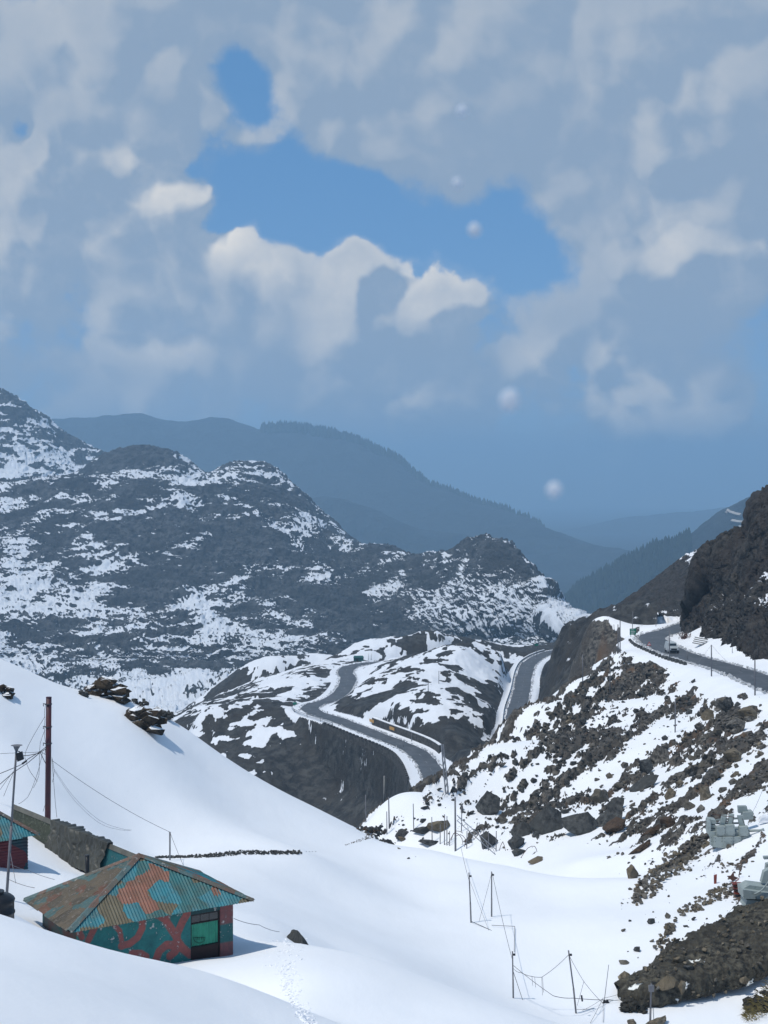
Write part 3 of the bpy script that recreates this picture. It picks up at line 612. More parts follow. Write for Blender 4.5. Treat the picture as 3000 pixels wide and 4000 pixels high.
M_snow = simple_mat('plain_snow', (.82, .84, .87), (.78, .80, .84), 1.0, .8)
M_galv = simple_mat('galvanised_steel', (.30, .31, .33), (.22, .23, .25), 2.0, .5, .6)
M_pole = simple_mat('pole_grey', (.16, .165, .18), (.11, .11, .125), 1.5, .6)
M_poledark = simple_mat('pole_dark', (.06, .06, .066), (.04, .04, .045), 1.5, .6)
M_redpole = simple_mat('pole_red_oxide', (.085, .022, .026), (.05, .018, .03), 1.2, .5)
M_wire = simple_mat('wire_black', (.035, .035, .04), None, 2, .6)
M_wirelight = simple_mat('wire_grey', (.22, .22, .24), None, 2, .6)
M_black = simple_mat('black_plastic', (.012, .013, .016), (.02, .021, .024), 2, .38)
M_dark = simple_mat('dark_interior', (.012, .011, .012), (.02, .016, .016), 3, .7)
M_tarp = simple_mat('tarpaulin', (.062, .064, .056), (.036, .038, .034), .6, .5, 0, 0)
M_conc = simple_mat('concrete', (.25, .25, .24), (.18, .18, .18), 1.5, .85)
M_asph = simple_mat('asphalt', (.050, .055, .062), (.085, .09, .10), .35, .55, spec=.5)
M_white = simple_mat('white_paint', (.75, .76, .77), None, 2, .6)
M_steelgrey = simple_mat('grey_green_paint', (.30, .345, .335), (.26, .30, .295), 1.2, .55, c3=(.22, .255, .25))
M_steelhole = simple_mat('panel_shadow_gap', (.05, .055, .055), None, 2, .8)
M_redbeam = simple_mat('red_oxide_beam', (.22, .045, .03), (.12, .03, .022), 2.5, .6)
M_rust = simple_mat('rust_brown', (.10, .045, .03), (.06, .03, .022), 3, .8)
M_green = simple_mat('sign_green', (.006, .16, .10), (.006, .14, .09), 1, .4)
M_redsign = simple_mat('sign_red', (.45, .05, .03), None, 1, .4)
M_yellow = simple_mat('sign_yellow', (.55, .32, .10), (.45, .25, .08), 3, .6)
M_glass = simple_mat('dark_glass', (.02, .025, .03), None, 1, .12, spec=.6)
M_shack = simple_mat('shack_green', (.015, .09, .085), (.012, .07, .07), 2, .6)
M_wallst = simple_mat('retaining_stone', (.075, .07, .065), (.03, .03, .03), .9, .9, c3=(.13, .125, .12))
M_needle = simple_mat('conifer', (.016, .026, .022), (.03, .042, .032), .02, .9)
M_straw = simple_mat('dry_grass', (.22, .17, .06), (.12, .10, .04), 3, .9)
M_water = simple_mat('tarn_water', (.012, .018, .024), None, .02, .08, spec=.6)

M_line = simple_mat('worn_road_paint', (.30, .31, .32), (.16, .17, .18), .5, .7)
M_dirty = simple_mat('ploughed_snow', (.55, .57, .60), (.36, .37, .38), .8, .85, 0, .1)
# ------------------------------------------------------------------ roads
def offset_line(L, d):
    t = np.gradient(L[:, :2], axis=0); t /= np.linalg.norm(t, axis=1)[:, None]
    n = np.stack([-t[:, 1], t[:, 0]], -1); out = L.copy(); out[:, :2] += n * d; return out
def strip(name, L, d0, d1, dz, mat, parent=None):
    a, b = offset_line(L, d0), offset_line(L, d1); a[:, 2] += dz; b[:, 2] += dz
    k_ = (.45 * fbm(a[:, 0] / 6, a[:, 1] / 6, .5, 3))[:, None]; a[:, :2] += (b - a)[:, :2] * .25 * k_; b[:, :2] += (a - b)[:, :2] * .25 * k_[::-1]
    o = grid_mesh(name, np.stack([a, b]), None, mat, False)
    if parent is not None: o.parent = parent
    return o
for nm, L in (('lower_road', L1), ('hairpin_road', L2), ('upper_road', L3)):
    o = strip(nm, L, -2.75, 2.75, .05 if nm == 'upper_road' else .06, M_asph); o['kind'] = 'structure'
    mk = MB(); step = 9.0; cum = np.concatenate([[0], np.cumsum(np.linalg.norm(np.diff(L, axis=0), axis=1))])
    for s0 in np.arange(2, cum[-1] - 4, step):
        q = [np.array([np.interp(s0 + t, cum, L[:, c]) for c in range(3)]) for t in (0, 3.0)]
        t = (q[1] - q[0])[:2]; t /= np.linalg.norm(t) + 1e-9; n = np.array([-t[1], t[0], 0]) * .07
        z = np.array([0, 0, .075]); mk.add([q[0] - n + z, q[0] + n + z, q[1] + n + z, q[1] - n + z], [(0, 1, 2, 3)])
    m = mk.build('centre_line', M_line, o)

# ------------------------------------------------------------------ boulders and stones
def rock_mesh(name, mat, n=16, seed=0, sx=1, sy=1, sz=.8, big=False):
    r = np.random.default_rng(seed)
    p = r.normal(size=(n, 3)); p /= np.linalg.norm(p, axis=1)[:, None]; p *= r.uniform(.82, 1.08, (n, 1)); p *= (sx * .5, sy * .5, sz * .5)
    me = hull_mesh(name, p, mat)
    if big:
        bm = bmesh.new(); bm.from_mesh(me); bmesh.ops.subdivide_edges(bm, edges=bm.edges, cuts=3, use_grid_fill=True)
        bmesh.ops.triangulate(bm, faces=bm.faces)
        co = np.array([v.co[:] for v in bm.verts]); nn = np.array([v.normal[:] for v in bm.verts])
        h = ridged(co[:, 0] * 3 + seed, co[:, 1] * 3, co[:, 2] * 5, 4, .65) * .06 + fbm(co[:, 0] * 2.1, co[:, 1] * 2.1 + seed, co[:, 2] * 2.1, 2) * .03
        for v, d, q in zip(bm.verts, h, nn): v.co += Vector(q * d)
        bm.to_mesh(me); bm.free()
    return me
RK = {}
for key, mt in (('dark', R_dark), ('grey', R_grey), ('brown', R_brown), ('rust', R_rust)):
    RK[key] = [rock_mesh('rock', mt, 13 + i % 5, 100 + i, 1, .75 + .1 * (i % 3), .55 + .1 * (i % 4)) for i in range(7)]
    RK[key + '_big'] = [rock_mesh('boulder', mt, 8 + i, 40 + i, 1, .85, .66 + .08 * i, True) for i in range(4)]
def put_rock(px, py, w, h, kind='grey', big=False, name='boulder', label=None, group=None, tilt=None, rot=None, parent=None, d0=20, var=None):
    p = hit(px, py + h * .42, d0) if parent is None else None
    if p is None: return None
    D = p[1]; sw, sh = w * K * D, h * K * D
    me = random.choice(RK[kind + ('_big' if big else '')]) if var is None else RK[kind + ('_big' if big else '')][var]
    o = bpy.data.objects.new(name, me); COL.objects.link(o)
    hz = .75
    o.location = (p[0], p[1] + sw * .12, p[2] + sh * .30)
    o.scale = (sw * 1.18, sw * 1.05, sh / hz * 1.15); o.rotation_euler = (random.uniform(-.15, .15), R(tilt) if tilt is not None else random.uniform(-.3, .3), rot if rot is not None else random.uniform(0, 6.28))
    if tilt is not None and rot is None: o.rotation_euler[2] = random.choice((0, math.pi)) + random.uniform(-.3, .3) if tilt == 0 else random.uniform(-.25, .25)
    return tag(o, label, 'boulder' if label else None, group)
BIG = [(1393.5, 1652, 36, 31, 'dark', 'dark cube-shaped boulder standing alone mid-slope on the right', 0), (1428, 1628, 38, 50, 'grey', 'tall grey boulder just right of the dark cube-shaped boulder', -30),
       (1394, 1690, 66, 30, 'dark', 'long dark slab boulder lying below the cube-shaped boulder', -28), (1300, 1718, 44, 36, 'grey', 'wedge-shaped grey boulder with flat snow to its right', -25),
       (1184, 1768, 70, 68, 'dark', 'big dark striated boulder, left one of the large pair at the slope foot', -20), (1256, 1776, 74, 58, 'dark', 'big dark ribbed boulder, right one of the large pair at the slope foot', 5),
       (1316, 1764, 74, 38, 'dark', 'long dark slab boulder resting right of the large pair', -32), (1328, 1737, 50, 30, 'dark', 'dark slab boulder on top of the long slab', -30),
       (1128, 1790, 44, 36, 'dark', 'dark boulder left of the large pair', -20), (1119, 1818, 46, 32, 'dark', 'low dark boulder at the snow edge below the large pair', -15),
       (1522, 1711, 28, 40, 'brown', 'upright tan boulder above the red-brown soil streak', 0), (1582, 1630, 42, 30, 'brown', 'tan flat-topped boulder in the sunny rock field', -20), (1614, 1541, 48, 36, 'brown', 'large tan boulder near the right edge below the road', -15),
       (1567, 1514, 34, 46, 'grey', 'tall grey boulder in the upper right rock field', -20), (1530, 1542, 28, 30, 'brown', 'rounded tan boulder in the upper right rock field', -30), (1588, 1567, 48, 32, 'grey', 'dark grey slab under the large tan boulder', -32),
       (1447, 1715, 30, 24, 'brown', 'blocky tan boulder in the middle of the rock field', 0), (1487, 1738, 26, 26, 'grey', 'grey boulder above the smooth snow shoulder', 0), (1513, 1747, 22, 17, 'grey', 'small rounded boulder sitting above the grey steel panels', 0),
       (1057, 1733, 52, 60, 'dark', 'dark jagged outcrop boulder on the lower right slope', -25), (948, 1780, 46, 32, 'brown', 'brown humped boulder behind the cluster of thin poles', -15), (913, 1790, 36, 22, 'dark', 'dark flat boulder left of the brown humped boulder', -10),
       (866, 1802, 38, 20, 'dark', 'dark low boulder next to the stone heap on the saddle', 0), (1057, 1814, 42, 40, 'dark', 'upright dark boulder behind the fallen lattice mast', 0), (928, 1818, 40, 16, 'dark', 'low dark boulder half buried at the snow crest', 0),
       (1082, 1770, 26, 20, 'grey', 'grey boulder above the fallen lattice mast', 0), (1159, 1857, 32, 15, 'brown', 'brown low boulder at the snow crest right of the poles', -15), (1122, 1840, 34, 16, 'dark', 'thin dark boulder at the snow crest', -10),
       (1368, 1884, 30, 32, 'brown', 'pointed brown boulder left of the long rubble heap', 0), (1349, 2108, 25, 24, 'brown', 'pointed brown stone beside the dark earth bank', -20), (1360, 2124, 34, 14, 'grey', 'flat grey stone beside the dark earth bank', -25),
       (1349, 2078, 21, 12, 'grey', 'small flat stone alone on the snow above the dark bank', 8), (1377, 2050, 17, 14, 'dark', 'small dark square stone on the snow', 0), (1408, 1989, 20, 16, 'dark', 'dark stone with a lit left face below the rubble heap', -30), (1442, 1977, 12, 17, 'grey', 'slim upright grey stone below the rubble heap', 0),
       (1420, 2203, 44, 24, 'brown', 'brown slab at the bottom edge of the picture beside the leaning pole', -18), (1364, 2208, 22, 14, 'brown', 'small rounded brown stone at the bottom edge', 0),
       (1325, 1786, 60, 18, 'rust', 'rust-coloured earthy slab under the long dark slab', -32), (1440, 1775, 38, 26, 'rust', 'rust-brown turf boulder on the smooth snow shoulder', -10), (1408, 1793, 44, 18, 'rust', 'rust-brown turf slab left of the turf boulder', -35), (1385, 1828, 50, 20, 'rust', 'dark rusty slab streak above the rubble heap', -35)]
for i, (px, py, w, h, kd, lab, tl) in enumerate(BIG): put_rock(px, py, w, h, kd, True, 'boulder', lab, None, tilt=tl)
ZN = [((1130, 1420, 1500, 1600), 85, 'dark', 'dark angular rock in the streaks below the upper road', 'dark rocks below the upper road', (5, 17)),
      ((1480, 1500, 1659, 1720), 85, 'grey', 'tan-grey angular rock in the sunny rock field near the right edge', 'rocks of the sunny rock field', (7, 24)),
      ((1270, 1590, 1480, 1740), 60, 'grey', 'grey rock scattered on the middle of the right slope', 'rocks on the middle of the right slope', (6, 20)),
      ((860, 1610, 1240, 1830), 55, 'dark', 'dark rock on the lower part of the right slope above the poles', 'rocks on the lower right slope', (6, 18)),
      ((1340, 1790, 1659, 2080), 45, 'grey', 'loose grey stone on the snow around the grey steel panels', 'loose stones around the steel panels', (4, 12))]
cov_img = lambda px, py: float(gmap(np.array([float(px)]), np.array([float(py)]), ROCKCOV, 55)[0])
XS = np.arange(800, 1680, 8.0); YS = np.arange(1380, 2220, 8.0); GX, GY = np.meshgrid(XS, YS); COVG = gmap(GX, GY, ROCKCOV, 55)
def covq(px, py): return COVG[min(max(int((py - 1380) / 8), 0), len(YS) - 1), min(max(int((px - 800) / 8), 0), len(XS) - 1)]
SIL = [(790, 1788), (950, 1692), (1100, 1590), (1250, 1472), (1340, 1398), (1420, 1420), (1540, 1462), (1659, 1500)]
def below_edge(px, py): return py > np.interp(px, [a for a, b in SIL], [b for a, b in SIL]) + 8
for (x0, y0, x1, y1), n, kd, lab, grp, (s0, s1) in ZN:
    c = 0; tries = 0
    while c < n and tries < 6000:
        tries += 1; px = random.uniform(x0, x1); py = random.uniform(y0, y1)
        if not below_edge(px, py) or random.random() > covq(px, py) * 1.8 + .02: continue
        w = s0 + (s1 - s0) * random.random() ** 2.2
        kind = kd if random.random() < .7 else random.choice(('grey', 'brown', 'dark'))
        if put_rock(px, py, w, w * random.uniform(.55, .95), kind, w > 15, 'rock', None, None, tilt=random.choice((-35, -28, -20, 0)), d0=88):
            o = COL.objects[-1]; tag(o, lab, 'rock', grp); c += 1
p = hit(640, 2035); ww = 60 * K * p[1]
rp_ = np.random.default_rng(5); pk_ = [(x * .5 * ww, y * .4 * ww, -.25 * ww) for x, y in ((-1, -.2), (-.6, -1), (.5, -1), (1.05, .0), (.4, 1), (-.7, .8))] + [(-.16 * ww, 0, .40 * ww), (.02 * ww, .05 * ww, .37 * ww), (-.3 * ww, -.1 * ww, .22 * ww), (.22 * ww, -.12 * ww, .18 * ww)]
me = hull_mesh('pyramid_rock', pk_, R_dark); bm = bmesh.new(); bm.from_mesh(me); bmesh.ops.subdivide_edges(bm, edges=bm.edges, cuts=4, use_grid_fill=True); bmesh.ops.triangulate(bm, faces=bm.faces)
for v in bm.verts: v.co += v.normal * float(ridged(v.co.x * 1.5, v.co.y * 1.5, v.co.z * 1.5, 3, .6)) * .09
bm.to_mesh(me); bm.free(); tag(place('boulder', me, None, p), 'dark pyramid-shaped rock poking out of the snow right of the painted hut', 'boulder')
def scatter(name, pts, mat, sizes, label=None, flat=.7):
    """many small stones as one mass: pts (n,3), sizes (n)"""
    V = []; Fc = []; base = [(np.array([v.co[:] for v in m.vertices]), [tuple(p.vertices) for p in m.polygons]) for m in (rock_mesh('s', None, 9, 300 + i, 1, .9, flat) for i in range(8))]
    n = 0
    for p, s in zip(pts, sizes):
        v, f = base[random.randrange(8)]; a = random.uniform(0, 6.28); c, s_ = math.cos(a), math.sin(a); q = v * s
        q = np.stack([q[:, 0] * c - q[:, 1] * s_, q[:, 0] * s_ + q[:, 1] * c, q[:, 2]], -1) + p
        V += q.tolist(); Fc += [tuple(i + n for i in t) for t in f]; n += len(v)
    me = bpy.data.meshes.new(name); me.from_pydata(V, [], Fc); me.update(); me.materials.append(mat)
    o = bpy.data.objects.new(name, me); COL.objects.link(o); return o
pts = {'dark': [], 'grey': []}; szs = {'dark': [], 'grey': []}; c = 0
while c < 4000:
    px = random.uniform(850, 1665); py = random.uniform(1410, 2080)
    if not below_edge(px, py) or random.random() > covq(px, py) * 1.5 + .012: continue
    p = hit(px, py, 88)
    if p is None: continue
    rr = gr[min(np.searchsorted(Ds, p[1]), len(Ds) - 1), min(max(int((px - pxs[0]) / (pxs[1] - pxs[0])), 0), NU - 1)]
    if rr < -.10 and random.random() > .06: continue
    c += 1; k = 'dark' if px < 1330 and py < 1750 or random.random() < .3 else 'grey'
    w = (2.2 + 10.0 * random.random() ** 2.4) * K * p[1]; pts[k].append(p + np.array([0, 0, w * .15])); szs[k].append(w)
tag(scatter('dark_stone_scatter', pts['dark'], R_dark, szs['dark']), 'fine dark stones strewn over the left part of the right slope', 'stones', kind='stuff')
tag(scatter('grey_stone_scatter', pts['grey'], R_grey, szs['grey']), 'fine grey stones strewn over the sunny right slope', 'stones', kind='stuff')
# rubble heaps: a pile of stones, each its own part
def heap(poly, n, s0, s1, label, kinds, cat='rubble', D=None):
    """poly: centre line (px, py, half width) of the heap"""
    P = [np.array(q, float) for q in poly]; c0 = hit(P[len(P)//2][0], P[len(P)//2][1] + P[len(P)//2][2]) if D is None else at(P[len(P)//2][0], P[len(P)//2][1] + P[len(P)//2][2], D)
    root = empty('rubble_heap', c0, label, cat)
    for i in range(n):
        t = random.random() * (len(P) - 1.001); k = int(t); q = P[k] + (t - k) * (P[k + 1] - P[k])
        px = q[0] + random.uniform(-1, 1) * q[2]; py = q[1] + random.uniform(-1, 1) * q[2] * .75
        p = hit(px, py) if D is None else at(px, py, D + random.uniform(-1, 1))
        if p is None: continue
        w = random.uniform(s0, s1) * K * p[1]
        o = place('stone', random.choice(RK[random.choice(kinds)]), root, Vector(p) - Vector(c0) + Vector((0, 0, w * random.uniform(.1, .35) + .5 * q[2] * K * p[1] * max(0, 1 - (abs(px - q[0]) + abs(py - q[1])) / (1.3 * q[2])) * random.random())))
        o.scale = (w, w, w * .9); o.rotation_euler = (random.uniform(-.5, .5), random.uniform(-.6, .6), random.uniform(0, 6.28))
    return root
heap([(1375, 1950, 12), (1405, 1910, 24), (1450, 1875, 26), (1490, 1845, 22), (1525, 1812, 12)], 260, 8, 17, 'long heap of broken grey stones running up toward the steel panels', ('grey', 'grey', 'brown'))
heap([(1470, 1978, 12), (1505, 1955, 15), (1550, 1935, 16), (1575, 1918, 10)], 120, 7, 14, 'shorter heap of tan stones below the red post', ('brown', 'grey'))
heap([(1425, 2055, 16), (1440, 2020, 15), (1452, 1995, 9)], 70, 6, 14, 'loose pile of grey stones above the dark earth bank', ('grey', 'brown'))
heap([(1545, 1880, 6), (1570, 1868, 7), (1585, 1866, 5)], 22, 4, 9, 'small pile of stones left of the rusty fin', ('brown', 'grey'))
heap([(1425, 2090, 12), (1465, 2060, 12), (1510, 2030, 14), (1560, 2008, 8)], 100, 8, 16, 'row of rounded stones along the lip of the dark earth bank', ('brown', 'grey'))

# ------------------------------------------------------------------ eroded earth bank, bottom right
lip = [(1338, 2146), (1380, 2122), (1419, 2097), (1443, 2068), (1480, 2046), (1515, 2027), (1551, 2009), (1608, 1972), (1659, 1961), (1760, 1950)]
foot = [(1338, 2150), (1380, 2160), (1419, 2162), (1443, 2158), (1480, 2152), (1515, 2148), (1551, 2142), (1608, 2127), (1659, 2100), (1760, 2085)]
rl = [(a, b, hit(a, b)[1] + .4) for a, b in lip]; rf = [(a, b, hit(a, b)[1] - .25) for a, b in foot]
m1 = [(a, b * .72 + d * .28, E * .35 + D * .65 - .7 * min(1, (d - b) / 60)) for (a, b, D), (_, d, E) in zip(rl, rf)]
m2 = [(a, b * .3 + d * .7, E * .85 + D * .15 - .7 * min(1, (d - b) / 60)) for (a, b, D), (_, d, E) in zip(rl, rf)]
PB = loft([[(a, b + 4, D + 2) for a, b, D in rl], rl, m1, m2, rf, [(a, b + 10, D - .3) for a, b, D in rf]], 260, 0, [4, 30, 40, 30, 6])
nb = normals(PB); hb_ = ridged(PB[..., 0] / 1.1, PB[..., 1] / 1.1, PB[..., 2] / 1.1, 5, .66) * .30 + ridged(PB[..., 0] / 2.6, PB[..., 1] / 2.6, PB[..., 2] / 2.0, 3) * .35 + .25
edge = np.minimum(1, np.arange(PB.shape[0]) / 8)[:, None]
PB = PB + nb * (hb_ * edge)[..., None]
bank = grid_mesh('earth_bank', PB, dict(snow=1.6 * fbm(PB[..., 0] / 1.6, PB[..., 1] / 1.6, PB[..., 2] / 1.6, 4) - .62), ground_mat('eroded_earth', (.012, .011, .009), (.11, .10, .075), (.04, .036, .027), .22, .03, snow=(.78, .79, .76), bumpd=.15, fine=.5)); bank['kind'] = 'structure'
for i in range(190):
    u = random.randrange(20, 255); v = random.randrange(8, 100); p = PB[v, u]
    w = random.choice((4, 5, 6, 8, 10, 14)) * K * p[1]
    o = place('stone', random.choice(RK[random.choice(('brown', 'grey', 'brown'))]), bank, p + nb[v, u] * w * .45); o.scale = (w, w, w); o.rotation_euler = (random.random(), random.random(), random.random() * 6)
for px, py, w, h, kd, tl, lab in [(1440, 2124, 50, 36, 'brown', -22, 'tan overhanging boulder with a dark hollow beneath in the earth bank'), (1474, 2132, 17, 44, 'brown', 10, 'pale upright slab set in the dark earth bank'), (1467, 2072, 30, 24, 'brown', -20, 'rounded tan boulder half way up the earth bank'), (1488, 2090, 26, 18, 'dark', 0, 'dark round boulder in the hollow of the earth bank'), (1608, 2118, 24, 22, 'brown', 0, 'pale brown boulder at the foot of the earth bank')]:
    bx_, by_ = topix(PB[..., 0], PB[..., 1], PB[..., 2]); D = PB.reshape(-1, 3)[np.argsort(((bx_ - px) ** 2 + (by_ - py) ** 2).ravel())[:12], 1].min() - .25; p = at(px, py, D)
    o = tag(place('boulder', random.choice(RK[kd + '_big']), None, p), lab, 'boulder'); o.scale = (w * K * D, w * K * D * .8, h * K * D / .75); o.rotation_euler = (0, R(tl), random.uniform(-.2, .2))
def outcrop(name, label, px, py, w, h, mat, seed, D=None, depth=.8, box=.5, cat='rock', snowcap=None):
    """a craggy mass standing out of the snow, w x h picture units"""
    p = hit(px, py + h * .45) if D is None else at(px, py + h * .45, D)
    D = p[1]; W_, H_ = w * K * D, h * K * D; r = np.random.default_rng(int(seed * 10)); m = MB()
    for i in range(46):
        u = r.uniform(-1, 1) * .9; t = r.uniform(-1, 1) * .9; top = (1 - abs(u) ** (1.2 / box)) ** .6
        s_ = r.uniform(.16, .34) * min(W_, H_ * 2.2); zz = r.uniform(-.25, 1) * top * H_ * .85
        q = r.normal(size=(10, 3)); q /= np.linalg.norm(q, axis=1)[:, None]; q *= s_ * .62 * np.array([1.15, 1, .75])
        me = hull_mesh('tmp', q + np.array([u * W_ * .46, t * W_ * depth * .35, zz]))
        m.add([v.co[:] for v in me.vertices], [tuple(f.vertices) for f in me.polygons]); bpy.data.meshes.remove(me)
    o = m.build(name, mat, None, (0, 0, 0)); o.location = (p[0], p[1] + W_ * depth * .3, p[2] - H_ * .05)
    return tag(o, label, cat)
outcrop('earth_clump', 'black earth clump with stones in the snow at the end of the wire', 1370, 2175, 56, 30, R_earth, 3.0, box=.8, cat='earth clump')
outcrop('rock_outcrop', 'square-topped stone outcrop with a snow cap on the left hill crest', 229, 1488, 92, 46, R_out, 1.0, box=.45)
outcrop('rock_outcrop', 'wide low stone outcrop with snow on its back below the hill crest', 306, 1552, 100, 46, R_out, 5.0, box=.6)
outcrop('rock_outcrop', 'small dark rock left of the square-topped outcrop', 177, 1497, 26, 13, R_dark, 7.0, box=.8)
outcrop('rock_outcrop', 'thin dark rock band right of the square-topped outcrop', 295, 1517, 60, 12, R_dark, 8.0, box=.8)
outcrop('rock_outcrop', 'dark rocks at the end of the hill crest below the mountain', 352, 1522, 46, 16, R_dark, 9.0, box=.8)
outcrop('rock_outcrop', 'dark knob right of the wide low outcrop', 352, 1545, 30, 14, R_dark, 9.5, box=.8)
outcrop('rock_outcrop', 'dark rocks breaking the snow at the left edge of the hill', 6, 1492, 46, 26, R_out, 11.0, box=.8)
outcrop('rock_outcrop', 'snow-dusted rocks at the left edge behind the long shed', 4, 1722, 60, 44, R_out, 13.0, D=96, box=.8)
heap([(766, 1797, 3), (790, 1796, 8), (812, 1797, 12), (824, 1802, 8)], 95, 6, 14, 'dark heap of stones at the lower end of the left snow hill', ('rust', 'dark', 'dark'), D=125.6)
# buried dry stone wall across the foot of the left hill
root = empty('stone_wall', hit(500, 1850), 'low dark dry stone wall almost buried in snow behind the hut', 'wall')
pp = []; ss = []
for i in range(620):
    px = 335 + 318 * random.random() ** .9; py = np.interp(px, [335, 370, 420, 480, 520, 600, 653], [1851, 1850, 1849, 1845, 1840, 1841, 1840]) + random.uniform(-3.0, 3.0) * np.interp(px, [335, 420, 480, 653], [.4, .8, 1.5, 1.1])
    p = hit(px, py + 2); w = random.uniform(3.5, 8) * K * p[1]; pp.append(p - np.array(root.location) + np.array([0, 0, w * .2])); ss.append(w)
for px in (662, 668, 674, 682): p = hit(px, 1840); pp.append(p - np.array(root.location)); ss.append(4 * K * p[1])
o = scatter('stones', pp, R_dark, ss); o.parent = root; o['kind'] = 'stuff'
pp = []; ss = []
for i in range(70):
    t = random.random(); px = 745 + 65 * t; py = 1826 - 22 * t + random.uniform(-5, 5) * t; p = hit(px, py); w = random.uniform(2, 5) * K * p[1]; pp.append(p); ss.append(w)
tag(scatter('trail_of_stones', pp, R_rust, ss), 'trail of small stones below the stone heap on the saddle', 'stones', kind='stuff')
# trodden snow: lumps along the footpath
pp = []; ss = []
for i in range(340):
    t = random.random(); py = 2028 + 190 * t; px = np.interp(py, [2028, 2060, 2100, 2150, 2215], [612, 622, 618, 632, 668]) + random.gauss(0, 9 + 8 * (1 - t)); p = hit(px, py); w = random.uniform(.10, .27); pp.append(p - np.array([0, 0, w * .13])); ss.append(w)
tag(scatter('trodden_snow', pp, M_snow, ss), 'lumps of trodden snow along the footpath beside the hut', 'snow', kind='stuff')
# ------------------------------------------------------------------ painted huts
def camo_mat(name, cols, cuts, scale, dist, wear=(.5, .47, .42), wearcut=.70, rough=.6, bscale=None):
    """patches of paint: random cells with wavy borders, worn through in places"""
    m, nt, b = new_mat(name); P = nd(nt, 'ShaderNodeNewGeometry').outputs['Position']
    wn = nd(nt, 'ShaderNodeTexNoise'); wn.inputs['Scale'].default_value = 1.1; wn.inputs['Detail'].default_value = 1.5; lk(nt, P, wn.inputs['Vector'])
    v = vmth(nt, 'ADD', P, vmth(nt, 'SCALE', vmth(nt, 'SUBTRACT', wn.outputs['Color'], (.5, .5, .5)), s=dist))
    vo = nd(nt, 'ShaderNodeTexVoronoi'); vo.inputs['Scale'].default_value = scale; lk(nt, v, vo.inputs['Vector'])
    sx = nd(nt, 'ShaderNodeSeparateColor'); lk(nt, vo.outputs['Color'], sx.inputs[0])
    rp = nd(nt, 'ShaderNodeValToRGB'); rp.color_ramp.interpolation = 'CONSTANT'; lk(nt, sx.outputs[0], rp.inputs[0])
    e = rp.color_ramp.elements; e[0].color = (*cols[0], 1); e[1].color = (*cols[1], 1); e[1].position = cuts[0]
    for c, p in zip(cols[2:], cuts[1:]): x = e.new(p); x.color = (*c, 1)
    n1 = noise(nt, P, 7, 6, .7); n2 = noise(nt, P, 1.6, 4, .6)
    c = mixc(nt, mrange(nt, n2, .3, .75, 0, .55), rp.outputs[0], tuple(.5 * t for t in cols[1]))
    c = mixc(nt, mrange(nt, mth(nt, 'ADD', n1, mth(nt, 'MULTIPLY', n2, .25)), wearcut, wearcut + .06, 0, .8), c, wear)
    lk(nt, c, b.inputs['Base Color']); b.inputs['Roughness'].default_value = rough
    bump(nt, b, n1, .3, .02); return m
TEAL, TEALD, OLIVE, SALM, RED = (.03, .21, .26), (.012, .085, .10), (.13, .115, .075), (.26, .115, .08), (.19, .045, .035)
M_roofA = camo_mat('camouflage_roof', [TEAL, OLIVE, SALM, (.03, .15, .16)], (.42, .68, .84), 1.2, .7, wearcut=.78)
M_roofB = camo_mat('weathered_roof', [(.105, .085, .06), (.07, .06, .045), (.05, .12, .125), (.13, .06, .04)], (.40, .66, .84), 1.6, .8, (.16, .14, .12), .68)
M_cap = camo_mat('ridge_cap_paint', [(.09, .15, .15), (.12, .11, .09), (.16, .10, .075)], (.45, .75), 1.4, .4, (.3, .3, .28), .7)
M_wallS = camo_mat('camouflage_wall_sheet', [(.016, .07, .085), (.15, .035, .04)], (.55,), .75, .7, (.2, .2, .2), .8)
M_greenroof = camo_mat('green_roof_sheet', [(.055, .065, .045), (.045, .055, .042)], (.5,), .8, .5, (.12, .13, .10), .66)
M_tealroof = camo_mat('teal_roof_sheet', [(.02, .12, .135), (.025, .14, .16)], (.5,), .8, .5, (.2, .2, .2), .74)
# wall paint held as colours on the wall itself
M_wallpaint, nt, b = new_mat('painted_plaster')
ca = nd(nt, 'ShaderNodeAttribute'); ca.attribute_name = 'paint'; ca.attribute_type = 'GEOMETRY'
P = nd(nt, 'ShaderNodeNewGeometry').outputs['Position']; n1 = noise(nt, P, 5.5, 7, .72); n2 = noise(nt, P, 1.3, 3, .5)
c = mixc(nt, mrange(nt, n1, .25, .8, 0, .6), ca.outputs['Color'], (.01, .06, .065))
c = mixc(nt, mrange(nt, mth(nt, 'ADD', n1, mth(nt, 'MULTIPLY', n2, .35)), .78, .83, 0, .85), c, (.55, .54, .52))
lk(nt, c, b.inputs['Base Color']); b.inputs['Roughness'].default_value = .7; bump(nt, b, n1, .4, .02)

